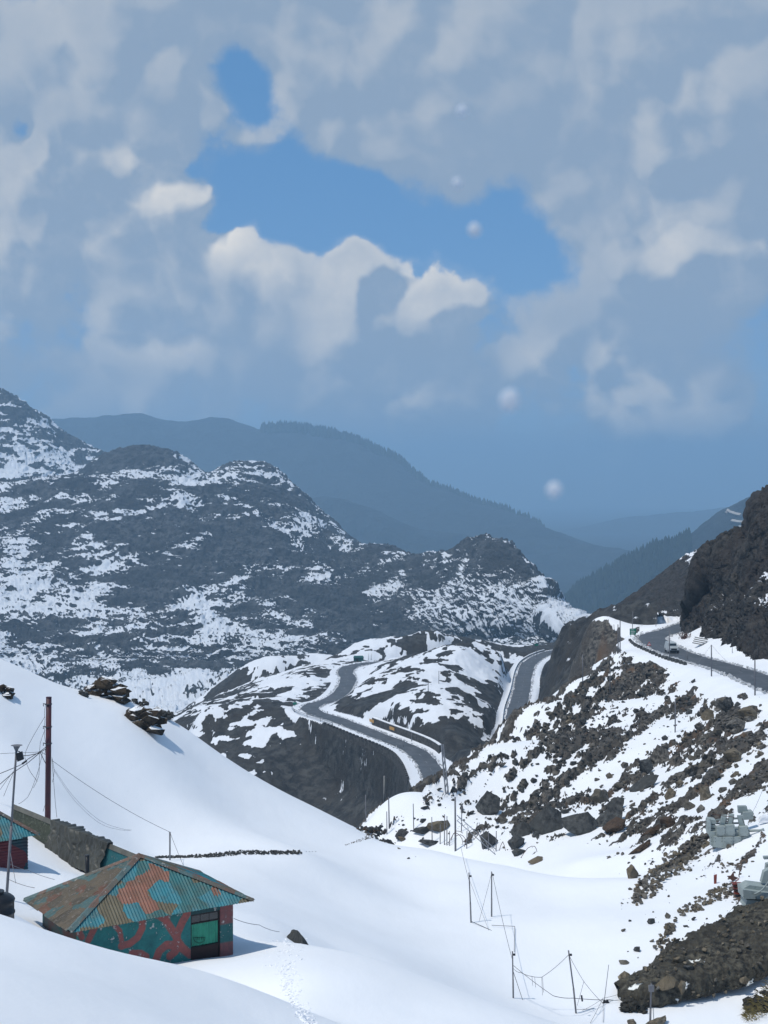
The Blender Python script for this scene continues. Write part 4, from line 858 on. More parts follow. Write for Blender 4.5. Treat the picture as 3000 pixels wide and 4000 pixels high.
def corr_sheet(P0, P1, T, s0, s1, pitch, amp, lift, ragged=0.0, nrow=2):
    """one corrugated sheet of the triangular roof face with eave P0-P1 and apex T, between s0 and s1 along the eave"""
    e = P1 - P0; L = np.linalg.norm(e); e = e / L; sa = np.dot(T - P0, e); up = T - (P0 + e * sa)
    n = np.cross(e, up); n /= np.linalg.norm(n); n = n if n[2] > 0 else -n
    k = max(3, int((s1 - s0) / pitch * 4) + 1); S = np.linspace(s0, s1, k)
    a = lift + amp * np.sin(2 * math.pi * S / pitch)
    tt = np.where(S < sa, S / sa, (L - S) / (L - sa)); low = -.10 + ragged
    rows = [P0 + e * S[:, None] + up * (low / np.linalg.norm(up) + (tt * .995 - low / np.linalg.norm(up)) * f)[:, None] + n * a[:, None] for f in np.linspace(0, 1, nrow)]
    rows = np.array(rows); th = n * -.012
    m = MB(); nr, nc = rows.shape[:2]
    V = np.concatenate([rows.reshape(-1, 3), rows.reshape(-1, 3) + th]); Fc = []
    for lay, o in ((0, 0), (1, nr * nc)):
        for r in range(nr - 1):
            for q in range(nc - 1):
                f = (o + r*nc+q, o + r*nc+q+1, o + (r+1)*nc+q+1, o + (r+1)*nc+q); Fc.append(f if lay == 0 else f[::-1])
    for q in range(nc - 1): Fc.append((q + 1, q, nr*nc + q, nr*nc + q + 1))
    return m.add(V, Fc)
def pyramid_hut(name, label, A_, B_, C_, apex_z, wall_top, ground, inset, fm, lm, sheetw=.80):
    """A: front left eave corner, B: front right, C: back left; returns root, helpers"""
    A_, B_, C_ = map(np.array, (A_, B_, C_)); e1 = (B_ - A_) / np.linalg.norm(B_ - A_)
    e2 = C_ - A_; e2 = e2 - e1 * np.dot(e2, e1); W2 = np.linalg.norm(e2); e2 /= W2; L1_ = np.linalg.norm(B_ - A_)
    C_ = A_ + e2 * W2; D_c = B_ + e2 * W2; T = (A_ + D_c) / 2; T[2] = apex_z
    base = np.array([T[0], T[1], ground]); root = empty(name, base, label, 'hut')
    roof = MB()
    for q0, q1 in ((A_, B_), (B_, D_c), (D_c, C_), (C_, A_)): roof.add([q0 - (0, 0, .06), q1 - (0, 0, .06), T - (0, 0, .06)], [(0, 1, 2)])
    roof = roof.build('roof', M_dark, root, base)
    for (q0, q1, mt) in ((A_, B_, fm), (C_, A_, lm), (B_, D_c, fm), (D_c, C_, lm)):
        L = np.linalg.norm(q1 - q0); n = max(4, round(L / sheetw)); w = L / n
        for i in range(n):
            sh = corr_sheet(q0, q1, T, i * w + .004, (i + 1) * w + .03 * (i < n - 1), .132 if mt is fm else .16, .020, .010 + .006 * (i % 2), random.uniform(-.03, .03))
            sh.build('roof_sheet', mt, roof, base)
    for q in (A_, B_, C_, D_c):                               # folded cap along each hip
        d = (T - q); side = np.cross(d, (0, 0, 1.0)); side /= np.linalg.norm(side)
        cap = MB(); up = np.array([0, 0, .075]); q_ = q - d * .015; t_ = T + d * .005
        for s_ in (-1, 1): cap.add([q_ + up, t_ + up, t_ + side * s_ * .17 - (0, 0, .02), q_ + side * s_ * .17 - (0, 0, .02)], [(0, 1, 2, 3) if s_ > 0 else (3, 2, 1, 0)])
        cap.build('hip_cap', M_cap, roof, base)
    return root, base, A_, B_, C_, D_c, e1, e2, L1_, W2, roof
EZ = -18.2
HA, HB, HC = atz(150, 2010, EZ), atz(545, 1943, EZ), atz(35, 1945, EZ)
hut, hbase, A_, B_, C_, D_c, e1, e2, hL, hW, hroof = pyramid_hut('painted_hut', 'hut with camouflage-painted walls and corrugated pyramid roof half buried in snow', HA, HB, HC, -16.35, -18.05, -20.4, .5, M_roofA, M_roofB)
IN = .52; wo_ = A_ + e2 * IN; nrm = -e2                            # front wall plane
def on_wall(px, py, off=0.0):
    """(along, height) on the front wall for a line of sight"""
    d = np.array([(px - 829.5) * K, 1.0, -(py - H0) * K]); o_ = wo_ + nrm * off; t = np.dot(o_, e2) / np.dot(d, e2); p = d * t
    return np.dot(p - A_, e1), p[2]
s_d0, s_d1, s_end = on_wall(412, 2000)[0], on_wall(476, 2000)[0], on_wall(503.5, 2000)[0]
ZT, ZB = EZ + .22, -21.3
STRK = [([(700, 455), (735, 480), (775, 540), (808, 590)], .16), ([(885, 440), (850, 500), (815, 580), (815, 620), (850, 670), (900, 710)], .17), ([(592, 480), (590, 540), (560, 600), (510, 640), (455, 655)], .15), ([(410, 520), (445, 560), (460, 640)], .10),
        ([(680, 745), (700, 690), (745, 650), (795, 650), (805, 690), (770, 720)], .17), ([(285, 530), (265, 570), (240, 620)], .14), ([(180, 560), (200, 600)], .12), ([(520, 700), (580, 700), (620, 725)], .12), ([(680, 465), (760, 470)], .08)]
STRK = [([on_wall(110.6 + .3333 * x, 1825 + .3333 * y) for x, y in p], w) for p, w in STRK]
def paint_at(S, H):
    m = np.full(S.shape, 9.0)
    for pts_, w in STRK:
        for a, b_ in zip(pts_[:-1], pts_[1:]):
            dx, dy = b_[0] - a[0], b_[1] - a[1]; t = np.clip(((S - a[0]) * dx + (H - a[1]) * dy) / (dx * dx + dy * dy + 1e-9), 0, 1)
            m = np.minimum(m, np.hypot(S - a[0] - t * dx, H - a[1] - t * dy) - w)
    return m
def painted_wall(name, s0, s1, z0, z1, pf, off=0.0, thick=.2, root=hut):
    ns, nz = max(3, int((s1 - s0) / .035)), max(3, int((z1 - z0) / .035)); S, Hh = np.meshgrid(np.linspace(s0, s1, ns), np.linspace(z0, z1, nz))
    P = A_ + e2 * IN + nrm * off + e1 * S[..., None]; P[..., 2] = Hh
    P = np.concatenate([P, P[-1:] + e2 * thick, P[:1] + e2 * thick, P[:1]], 0); P = np.concatenate([P[:, :1] + e2 * thick * np.r_[np.ones(nz), 0, 0, 1][:, None, None], P, P[:, -1:] + e2 * thick * np.r_[np.ones(nz), 0, 0, 1][:, None, None]], 1)
    P = P - np.array(root.location)
    o = grid_mesh(name, P, None, M_wallpaint, False); o.parent = root
    S2 = np.concatenate([S, S[-1:], S[:1], S[:1]], 0); H2 = np.concatenate([Hh, Hh[-1:], Hh[:1], Hh[:1]], 0); S2 = np.pad(S2, ((0, 0), (1, 1)), mode='edge'); H2 = np.pad(H2, ((0, 0), (1, 1)), mode='edge')
    c = pf(S2, H2); a = o.data.attributes.new('paint', 'FLOAT_COLOR', 'POINT'); a.data.foreach_set('color', np.concatenate([c, np.ones(c.shape[:2] + (1,))], -1).reshape(-1).astype(np.float32))
    return o
def pf_front(S, H):
    f = sstep(.012, -.012, paint_at(S, H))[..., None]; n = fbm(S * 1.6, H * 1.6, .4, 3)[..., None]
    return (np.array([.026, .19, .185]) + np.array([.014, .10, .09]) * n) * (1 - f) + np.array([.36, .10, .085]) * f
def pf_pillar(S, H):
    h = (H + 20.4) / 2.0; f = (sstep(.58, .62, h) + sstep(.24, .20, h))[..., None]
    return np.array([.03, .13, .13]) * (1 - f) + np.array([.24, .08, .08]) * f
s_w0 = .55
painted_wall('front_wall', s_w0, s_d0, ZB, ZT, pf_front)
painted_wall('door_pillar', s_d1, s_end, ZB, ZT, pf_pillar)
zdt = on_wall(440, 1972)[1]
painted_wall('lintel', s_d0 + .004, s_d1 - .004, zdt, ZT - .004, lambda S, H: np.zeros(S.shape + (3,)) + np.array([.02, .06, .065]), off=-.004)
for (p, q) in ((A_ + e1 * s_end + e2 * (IN + .21), A_ + e1 * s_end + e2 * (hW - IN)), (A_ + e1 * s_w0 + e2 * (IN + .21), A_ + e1 * s_w0 + e2 * (hW - IN)), (A_ + e1 * (s_w0 + .21) + e2 * (hW - IN), A_ + e1 * (s_end - .21) + e2 * (hW - IN))):
    d = q - p; c_ = (p + q) / 2; c_[2] = (ZT + ZB) / 2; t_ = np.cross(d / np.linalg.norm(d), (0, 0, 1.0)); inw = (hbase - c_)[:2] @ t_[:2]; t_ = t_ * (.1 if inw > 0 else -.1)
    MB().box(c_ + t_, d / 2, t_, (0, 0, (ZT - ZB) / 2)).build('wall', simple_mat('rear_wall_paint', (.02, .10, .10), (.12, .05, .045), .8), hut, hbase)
# door: frame, glazed top, curtained window, dark lower leaf
door = MB(); fw = .06
def wb(m, s0, s1, z0, z1, off, th):
    c_ = A_ + e1 * (s0 + s1) / 2 + e2 * (IN - off + th / 2); c_[2] = (z0 + z1) / 2
    return m.box(c_, e1 * (s1 - s0) / 2, e2 * th / 2, (0, 0, (z1 - z0) / 2))
zc0, zc1 = on_wall(443, 2042)[1], on_wall(443, 1994)[1]
for a, b_ in ((s_d0 + .01, s_d0 + fw), (s_d1 - fw, s_d1 - .01)): wb(door, a, b_, ZB, zdt - .01, -.05, .10)
wb(door, s_d0 + fw, s_d1 - fw, zdt - .07, zdt - .01, -.05, .10); wb(door, s_d0 + fw, s_d1 - fw, zc1 + .01, zc1 + .06, -.05, .08); wb(door, s_d0 + fw, s_d1 - fw, zc0 - .06, zc0 - .01, -.05, .08)
door = door.build('door', M_dark, hut, hbase)
wb(MB(), s_d0 + fw, s_d1 - fw, ZB, zc0 - .06, -.08, .04).build('lower_leaf', simple_mat('dark_red_door', (.028, .010, .010), (.018, .010, .010), 2, .5), door, hbase)
for i in range(3):
    w3 = (s_d1 - s_d0 - 2 * fw) / 3; a = s_d0 + fw + i * w3
    wb(MB(), a + .01, a + w3 - .01, zc1 + .065, zdt - .075, -.09, .01).build('pane', M_glass, door, hbase)
cur = MB(); k = 50; S = np.linspace(s_d0 + fw, s_d1 - fw, k); wv_ = .02 * np.sin(S * 42) + .01 * np.sin(S * 17)
for i in range(k - 1):
    V = []
    for s_, z_ in ((S[i], zc0), (S[i+1], zc0), (S[i+1], zc1), (S[i], zc1)):
        p = A_ + e1 * s_ + e2 * (IN + .13 + (wv_[i] if s_ == S[i] else wv_[i+1])); p[2] = z_; V.append(p)
    cur.add(V, [(0, 1, 2, 3)])
cur.build('curtain', simple_mat('green_curtain', (.05, .32, .21), (.04, .24, .165), 2, .8), door, hbase)
M_ink = simple_mat('black_stencil', (.012, .02, .02), None, 2, .7)
emb = MB(); es = lambda px, py: (lambda q: A_ + e1 * q[0] + e2 * (IN - .0 + .08) + np.array([0, 0, q[1] - A_[2]]))(on_wall(px, py, -.08))
arc = [es(110.6 + .3333 * (960 + 38 * math.cos(t)), 1825 + .3333 * (600 + 36 * math.sin(t))) for t in np.linspace(0, math.pi, 12)]
emb.tube(arc, .010, 4); emb.tube([arc[0], arc[-1]], .010, 4)
for x in (938, 950, 962, 974, 984): emb.tube([es(110.6 + .3333 * x, 1825 + .3333 * 600), es(110.6 + .3333 * (x + 1), 1825 + .3333 * 616)], .009, 4)
emb.build('stencilled_emblem', M_ink, door, hbase)
# small hut at the left edge
SB = at(82, 1801, 72.0); SA = SB - np.array([.80, .60, 0]) * 5.0; SC = SA + np.array([-.60, .80, 0]) * 4.0
sh, sbase, a_, b_, c_, d_, f1, f2, sL, sW, sroof = pyramid_hut('small_hut', 'small corrugated camouflage hut cut by the left edge of the picture', SA, SB, SC, SB[2] + 1.75, 0, SB[2] - 1.9, .4, M_roofA, M_roofA)
def corr_wall(P0, P1, z0, z1, pitch=.15, amp=.018):
    m = MB(); zs = np.arange(z0, z1, pitch / 4); n = np.cross((P1 - P0), (0, 0, 1.0)); n /= np.linalg.norm(n)
    for za, zb in zip(zs[:-1], zs[1:]):
        V = [np.r_[P[:2], z_] + n * amp * math.sin(2 * math.pi * z_ / pitch) for P, z_ in ((P0, za), (P1, za), (P1, zb), (P0, zb))]; m.add(V, [(0, 1, 2, 3)])
    return m
for q0, q1 in ((a_, b_), (b_, d_), (c_, a_), (d_, c_)):
    u = (q1 - q0) / np.linalg.norm(q1 - q0); v = np.cross((0, 0, 1.0), u); p0, p1 = q0 + u * .35 + v * .35, q1 - u * .35 + v * .35
    corr_wall(p0, p1, SB[2] - 2.4, SB[2] + .12).build('wall', M_wallS, sh, sbase)
# long shed with a tarpaulin over it
RZ = -19.1; r0, r1 = atz(30, 1741, RZ), atz(300, 1852, RZ); ev = -20.2; q0, q1 = atz(40, 1783, ev), atz(228, 1890, ev)
ax = r1 - r0; LS = np.linalg.norm(ax); ax /= LS
dn = (q0 + q1) / 2 - (r0 + r1) / 2; dn -= ax * np.dot(dn, ax)
shed = empty('long_shed', (r0 + r1) / 2 - np.array([0, 0, 1.5]), 'long low shed with green corrugated roof sunk in snow behind the hut', 'shed'); sb = np.array(shed.location)
nn = np.cross(ax, dn); nn /= np.linalg.norm(nn); nn = nn if nn[2] > 0 else -nn
rf_ = MB(); bk = dn * np.array([-1, -1, 1]); rf_.add([r0 - (0, 0, .05), r1 - (0, 0, .05), r1 + dn - (0, 0, .05), r0 + dn - (0, 0, .05), r1 + bk - (0, 0, .05), r0 + bk - (0, 0, .05)], [(0, 1, 2, 3), (1, 0, 5, 4)])
rf_ = rf_.build('roof', M_dark, shed, sb)
def flat_sheet(s0, s1, d, n_, lift):
    S = np.linspace(s0, s1, int((s1 - s0) / .033)); a = .018 * np.sin(2 * math.pi * S / .132) + lift; m = MB()
    for i in range(len(S) - 1):
        V = [r0 + ax * S[j] + d * f + n_ * a[j] for j, f in ((i, 1.04), (i + 1, 1.04), (i + 1, 0), (i, 0))]; m.add(V, [(0, 1, 2, 3)])
    return m
ns_ = 15; w_ = LS / ns_
for i in range(ns_):
    mt = M_greenroof if i < 10 else M_tealroof
    flat_sheet(i * w_, (i + 1) * w_ + .02, dn, nn, .01 + .006 * (i % 2)).build('roof_sheet', mt, rf_, sb)
n2_ = nn * np.array([-1, -1, 1])
for i in range(0, ns_, 1): flat_sheet(i * w_, (i + 1) * w_ + .02, bk, n2_, .01 + .006 * (i % 2)).build('roof_sheet', M_tealroof, rf_, sb)
cap = MB(); cap.add([r0 + (0, 0, .10), r1 + (0, 0, .10), r1 + dn * .14 + nn * .06, r0 + dn * .14 + nn * .06, r1 + bk * .14 + n2_ * .06, r0 + bk * .14 + n2_ * .06], [(0, 1, 2, 3), (1, 0, 5, 4)]); cap.build('ridge_cap', simple_mat('grey_ridge_cap', (.13, .13, .11), (.09, .09, .08), 1.5, .7), rf_, sb)
wl = MB()
wl.add([r0 + dn * .85 - (0, 0, .1), r1 + dn * .85 - (0, 0, .1), r1 + dn * .85 - (0, 0, 1.6), r0 + dn * .85 - (0, 0, 1.6)], [(0, 1, 2, 3)]).build('wall', M_wallS, shed, sb)
MB().add([r0 - (0, 0, .05), r0 + dn * .9, r0 + dn * .9 - (0, 0, 1.5), r0 + bk * .9 - (0, 0, 1.5), r0 + bk * .9], [(0, 1, 2, 3, 4)]).build('gable', M_wallS, shed, sb)
# tarpaulin: crumpled cloth lying over the middle of the shed
def s_of(px): 
    k_ = np.linspace(0, LS, 400); X = r0[None] + ax[None] * k_[:, None]; return float(np.interp(px, topix(X[:, 0], X[:, 1], X[:, 2])[0], k_))
t0, t1 = s_of(118), s_of(238)
S, Tt = np.meshgrid(np.linspace(t0, t1, 170), np.linspace(-.55, 1.22, 110))
dsc = np.where(Tt[..., None] >= 0, dn * Tt[..., None], bk * -Tt[..., None]); nmix = np.where(Tt[..., None] >= 0, nn, n2_)
wob_ = .25 * fbm(S * .9, Tt * 3, 1.0, 2); X = r0 + ax * (S + wob_)[..., None] + dsc
fold = ridged(S * 1.15 - Tt * 1.1, Tt * .45 + S * .12, .5, 3, .45); crum = ridged(S * 2.4 + Tt * .6, Tt * .8, 2.2, 2, .5)
h_ = .12 + .20 * np.clip(fold, -.3, 1) + .06 * crum + .16 * np.exp(-((S - (t0 + (t1 - t0) * .42)) ** 2) / 1.1 - ((Tt - .15) / .3) ** 2)
X = X + nmix * h_[..., None] + np.array([0, 0, 1]) * (.12 * np.exp(-(Tt / .12) ** 2))[..., None]
X[..., 2] -= .25 * sstep(1.0, 1.22, Tt)
tp = grid_mesh('tarpaulin', X - X[60, 85], None, M_tarp); tp.location = X[60, 85]; tag(tp, 'crumpled grey-green tarpaulin thrown over the long shed roof', 'tarpaulin')
# black pipe, tank
p = at(188.5, 1893, 74.0); MB().tube([p - (0, 0, .8), p + (0, 0, 1.0)], .10, 10).tube([p + (0, 0, .98), p + (0, 0, 1.03)], .115, 10).build('stove_pipe', M_black, None, p, True); tag(COL.objects['stove_pipe'], 'short black upright pipe in the snow before the tarpaulin', 'pipe')
p = at(-8, 1985, 52.5); rt = empty('water_tank', p, 'black plastic water tank at the left edge behind the near snow bank', 'tank')
pr = [(-.6, .60), (-.2, .60), (-.18, .63), (-.12, .63), (-.10, .60), (.18, .60), (.20, .63), (.26, .63), (.28, .60), (.56, .60), (.66, .63), (.72, .60), (.80, .50), (.86, .26), (.90, .24)]
m = MB(); m.tube([p + (0, 0, z) for z, r in pr], [r for z, r in pr], 28); m.build('tank_body', M_black, rt, p, True)
MB().tube([p + (0, 0, .90), p + (0, 0, .96)], .27, 20).build('lid', M_black, rt, p)

# ------------------------------------------------------------------ poles and wires
def wire(pts_, sag=0.0, r=.012, name='wire', label=None, group=None, mat=None, n=14):
    pts_ = [np.array(q, float) for q in pts_]; L = []
    for a, b_ in zip(pts_[:-1], pts_[1:]):
        for t in np.linspace(0, 1, n, endpoint=False): q = a + (b_ - a) * t; q[2] -= sag * 4 * t * (1 - t); L.append(q)
    L.append(pts_[-1]); o = MB().tube(L, r, 4).build(name, mat or M_wire, None, pts_[0]); return tag(o, label, 'wire', group)
def cpath(pts_, D0, D1=None):
    D1 = D1 or D0; n = len(pts_) - 1; Q = [at(a, b_, D0 + (D1 - D0) * i / max(n, 1)) for i, (a, b_) in enumerate(pts_)]
    return list(smooth_line(Q, .35)) if len(Q) > 2 else Q
# dark red pole
D = 88.0; pb, ptp = at(103, 1790, D), at(105.5, 1507, D)
rp = empty('utility_pole', pb, 'tall dark red steel pole rising behind the long shed', 'pole')
MB().tube([pb, pb + (ptp - pb) * .5, ptp], [.17, .16, .155], 14).build('shaft', M_redpole, rp, pb, True)
MB().tube([ptp, ptp + (0, 0, .04)], .165, 14).build('top_cap', M_redpole, rp, pb)
for py in (1521, 1570, 1606):
    c_ = at(105, py, D); cl = MB().tube([c_ - (0, 0, .03), c_ + (0, 0, .03)], .20, 12).build('clamp', M_poledark, rp, pb)
    MB().tube([c_ - (.2, 0, 0), c_ - (.30, 0, -.03), c_ - (.30, 0, .12)], .035, 6).build('insulator', M_poledark, cl, pb)
WL = [([(98, 1522), (96, 1540), (97, 1552)], 'short wire strung down the left side of the red pole'), ([(97, 1548), (72, 1590), (55, 1625), (56, 1645), (66, 1668), (81, 1688)], 'wide loop of wire hanging left of the red pole'),
      ([(97, 1553), (96, 1590), (99, 1606), (97, 1630)], 'wire hanging close along the red pole below its clamps'), ([(97, 1577), (87, 1605), (85, 1640), (84, 1675), (72, 1702)], 'long wire dropping left of the red pole'),
      ([(92, 1625), (84, 1660), (74, 1690), (60, 1722), (40, 1737)], 'wire trailing from the red pole down to the shed roof'), ([(101, 1612), (86, 1624), (60, 1640), (45, 1652), (22, 1662), (0, 1671), (-20, 1678)], 'thick cable running from the red pole to the left edge'),
      ([(101, 1617), (86, 1626), (60, 1648), (30, 1668), (0, 1694), (-15, 1704)], 'lower cable from the red pole to the left edge'), ([(101, 1632), (88, 1624), (78, 1625), (46, 1626), (0, 1628), (-20, 1630)], 'level thin wire crossing behind the lamp post'),
      ([(88, 1626), (60, 1632), (44, 1632)], 'thin wire from the cable knot to the lamp'), ([(100, 1652), (92, 1636), (87, 1625)], 'short tie wire at the cable knot'),
      ([(112, 1636), (117, 1665), (113, 1690)], 'bundle wire hanging right of the red pole'), ([(112, 1640), (116, 1690), (120, 1740), (123, 1766)], 'long wire hanging right of the red pole down to the roof'), ([(101, 1732), (97, 1740), (93, 1753)], 'short loose wire end left of the red pole foot'),
      ([(30, 1665), (14, 1686), (0, 1706)], 'wire end dropping behind the lamp post'), ([(28, 1672), (18, 1695), (8, 1720)], 'frayed wire dropping to the rocks at the left edge')]
for q, lab in WL: wire(cpath(q, 87.6), 0, .020 if 'cable' in lab else .011, label=lab)
pk = at(58, 1643, 87.5); tag(MB().tube([pk, at(48, 1650, 87.5)], [.05, .06], 8).build('cable_joint', M_black, None, pk), 'black joint on the thick cable between red pole and lamp post', 'cable joint')
sp = hit(367, 1858); spt = sp + np.array([0, 0, 1.75])
tag(MB().tube([sp - (0, 0, .6), spt], .05, 8).build('short_post', M_pole, None, sp, True), 'short grey post standing beyond the painted hut roof', 'post')
wire([at(113, 1643, 87.7), spt], .25, .012, label='straight wire running from the red pole down to the short post')
wire([spt, sp + np.array([1.1, -2.0, .2])], .05, .012, label='stay wire from the short post down to the hut roof')
for dx, lab in ((0, 'upper of two faint wires sagging across the snow hill'), (3, 'lower of two faint wires sagging across the snow hill')): wire(cpath([(116, 1660 + dx), (160, 1722 + dx * 2), (215, 1772 + dx * 2), (262, 1790 + dx), (284, 1793)], 87.4, 92), 0, .008, label=lab, mat=M_wirelight)
# lamp post
lb, lt = at(13, 1915, 66.5), at(36, 1611, 66.5); lb[2] = gz_at(lb[0], lb[1]) - .3; rp = empty('lamp_post', lb, 'leaning grey lamp post in front of the small hut', 'lamp post'); dl = lt - lb
MB().tube([lb, lb + dl * .5], .062, 10).build('lower_shaft', M_pole, rp, lb, True); MB().tube([lb + dl * .48, lt], .046, 10).build('upper_shaft', M_pole, rp, lb, True)
MB().tube([lt - dl * .03, lt, lt + (0, 0, .02)], [.06, .16, .26], 10).build('head_plate', M_pole, rp, lb)
lc = at(43, 1634, 66.4); lm = MB().box(lc, (.13, 0, .05), (0, .08, 0), (-.04, 0, .17)).build('lamp', M_black, rp, lb); MB().tube([at(37, 1622, 66.5), at(43, 1624, 66.4), lc + (0, 0, .16)], .02, 6).build('bracket', M_poledark, lm, lb)
wire([at(16, 1898, 66.5), at(75, 1918, 66)], .05, .014, label='ground wire from the lamp post foot to the hut roof', mat=M_wirelight)
wire([at(22, 1840, 66.5), at(34, 1908, 65.8)], .0, .012, label='stay wire down the right side of the lamp post', mat=M_wirelight)
wire([at(20, 1866, 66.5), at(60, 1880, 68), at(118, 1900, 70)], .03, .010, label='thin wire over the snow from the lamp post to the hut', mat=M_wirelight)
wire([at(505, 1984, 64), at(560, 1998, 66), at(604, 2013, 68)], .05, .012, label='low wire from the hut corner to the pyramid-shaped rock', mat=M_wirelight)

def pole(px, pt, pbm, r, label, lean=0.0, D=None, mat=None, group=None, cat='pole', name='pole', stub=False):
    p = hit(px, pbm) if D is None else at(px, pbm, D)
    if p is None: p = at(px, pbm, 130)
    t = at(px + lean, pt, p[1]); rt = tag(MB().tube([p - (0, 0, .4), t], [r, r * .8], 8).build(name, mat or M_pole, None, p, True), label, cat, group)
    return p, t
def pole_parts(px, pt, pbm, r, label, lean=0.0):
    p = hit(px, pbm); t = at(px + lean, pt, p[1]); rt = empty('wire_pole', p, label, 'pole')
    MB().tube([p - (0, 0, .4), p + (t - p) * .4], r, 8).build('lower_tube', M_pole, rt, p, True); MB().tube([p + (t - p) * .38, t], r * .8, 8).build('upper_tube', M_pole, rt, p, True)
    k_ = p + (t - p) * .93; MB().box(k_ + (.09, 0, 0), (.07, 0, 0), (0, .05, 0), (0, 0, .05)).build('insulator', M_black, rt, p); return p, t
b1 = pole_parts(1018, 1885, 1993, .05, 'thin leaning wire pole in the snow bowl, left of the nearest upright pole', -5)
b2 = pole_parts(1062, 1883, 1980, .05, 'thin upright wire pole in the snow bowl with two stay wires')
b3 = pole_parts(1109, 2055, 2156, .046, 'wire pole behind the nearest right snow crest holding drooping cables', -2)
b4 = pole_parts(1246, 2053, 2189, .05, 'wire pole leaning left near the bottom of the snow bowl', -18)
b5 = pole_parts(1404, 2125, 2214, .06, 'wire pole with a small box at the bottom right before the earth bank', 3)
b6 = pole(1303, 2084, 2166, .02, 'very thin leaning rod at the wire anchor', 12, name='rod', cat='rod')
wire([b2[1] + (.05, 0, -.1), b3[1] - (0, 0, .5)], .2, .012, label='wire from the upright pole to the pole behind the snow crest'); wire([b2[1] - (0, 0, .1), hit(1035, 1990)], .0, .011, label='left stay wire of the upright bowl pole')
wire([b1[1] - (0, 0, .5), at(995.6, 1829, 119)], .1, .012, label='wire from the leaning bowl pole up to the saddle pole'); wire([b1[1] - (0, 0, .4), hit(1056, 2010)], 0, .010, label='stay wire of the leaning bowl pole')
wire([hit(1019, 1994) + (0, 0, .1), hit(1062, 2010)], 0, .02, label='thin bar lying on the snow by the leaning bowl pole'); wire([hit(1062, 2002) + (0, 0, .1), hit(1112, 2006) + (0, 0, .15), hit(1111, 2060) + (0, 0, .1)], 0, .016, label='bent bar lying on the snow by the upright bowl pole')
wire([b3[1] - (0, 0, .75), at(1195, 2151, 84), at(1238, 2156, 84.5), at(1350, 2160, 88), at(1392, 2160, 89)], .05, .016, label='long drooping cable from the crest pole to the black earth clump')
wire([b3[1] - (0, 0, .9), at(1125, 2101, 85.5), at(1170, 2111, 85), b4[1] - (0, 0, .25)], .08, .013, label='cable sagging between the crest pole and the left-leaning pole')
for x, y0, y1, lab in ((1170, 2111, 2150, 'frayed wire end hanging from the middle of the sagging cable'), (1172, 2111, 2144, 'second frayed wire end hanging from the middle of the sagging cable'), (1149, 2108, 2130, 'short wire end hanging near the crest pole'), (1155, 2110, 2133, 'crooked wire end hanging near the crest pole')): wire([at(x, y0, 85), at(x + 2, y1, 85)], 0, .009, label=lab)
wire([b3[1] - (0, 0, 1.0), hit(1129, 2160)], 0, .014, label='stay wire right of the crest pole')
wire([b4[1] - (0, 0, .2), at(1261, 2120, 84.5), at(1302, 2167, 86)], .05, .013, label='wire from the left-leaning pole down to the anchor rod'); wire([at(1261, 2121, 84.5), hit(1247, 2172)], 0, .010, label='loop wire right of the left-leaning pole')
wire([at(1256, 2150, 84.6), at(1258, 2163, 84.6)], 0, .05, label='dark wooden peg hanging on the loop wire', mat=M_poledark)
for a, b_, lab in (((1302, 2166), (1350, 2145), 'wire from the anchor rod up to the dark bank edge'), ((1302, 2167), (1258, 2185), 'wire fanning left from the anchor'), ((1302, 2167), (1275, 2212), 'wire fanning down left from the anchor'), ((1303, 2167), (1303, 2210), 'wire fanning straight down from the anchor'), ((1310, 2168), (1365, 2165), 'short wire from the anchor to the earth clump'), ((1246, 2190), (1282, 2180), 'bent wire on the snow at the left-leaning pole foot'), ((1388, 2160), (1407, 2135), 'stay wire of the box pole on its left'), ((1407, 2135), (1412, 2205), 'stay wire of the box pole on its right')):
    pa, pb_ = hit(*a), hit(*b_); wire([pa + (0, 0, .25), pb_ + (0, 0, .05)], .03, .010, label=lab)
tag(outcrop('black_bundle', 'small black bundle on the wire anchor', 1309, 2164, 14, 7, M_black, 4.0, box=.9), None, 'bundle')
MB().box(b5[1] - (0, 0, .25), (.14, 0, 0), (0, .1, 0), (0, 0, .16)).build('junction_box', M_pole, [o for o in COL.objects if o.name.startswith('wire_pole')][-1], b5[0])
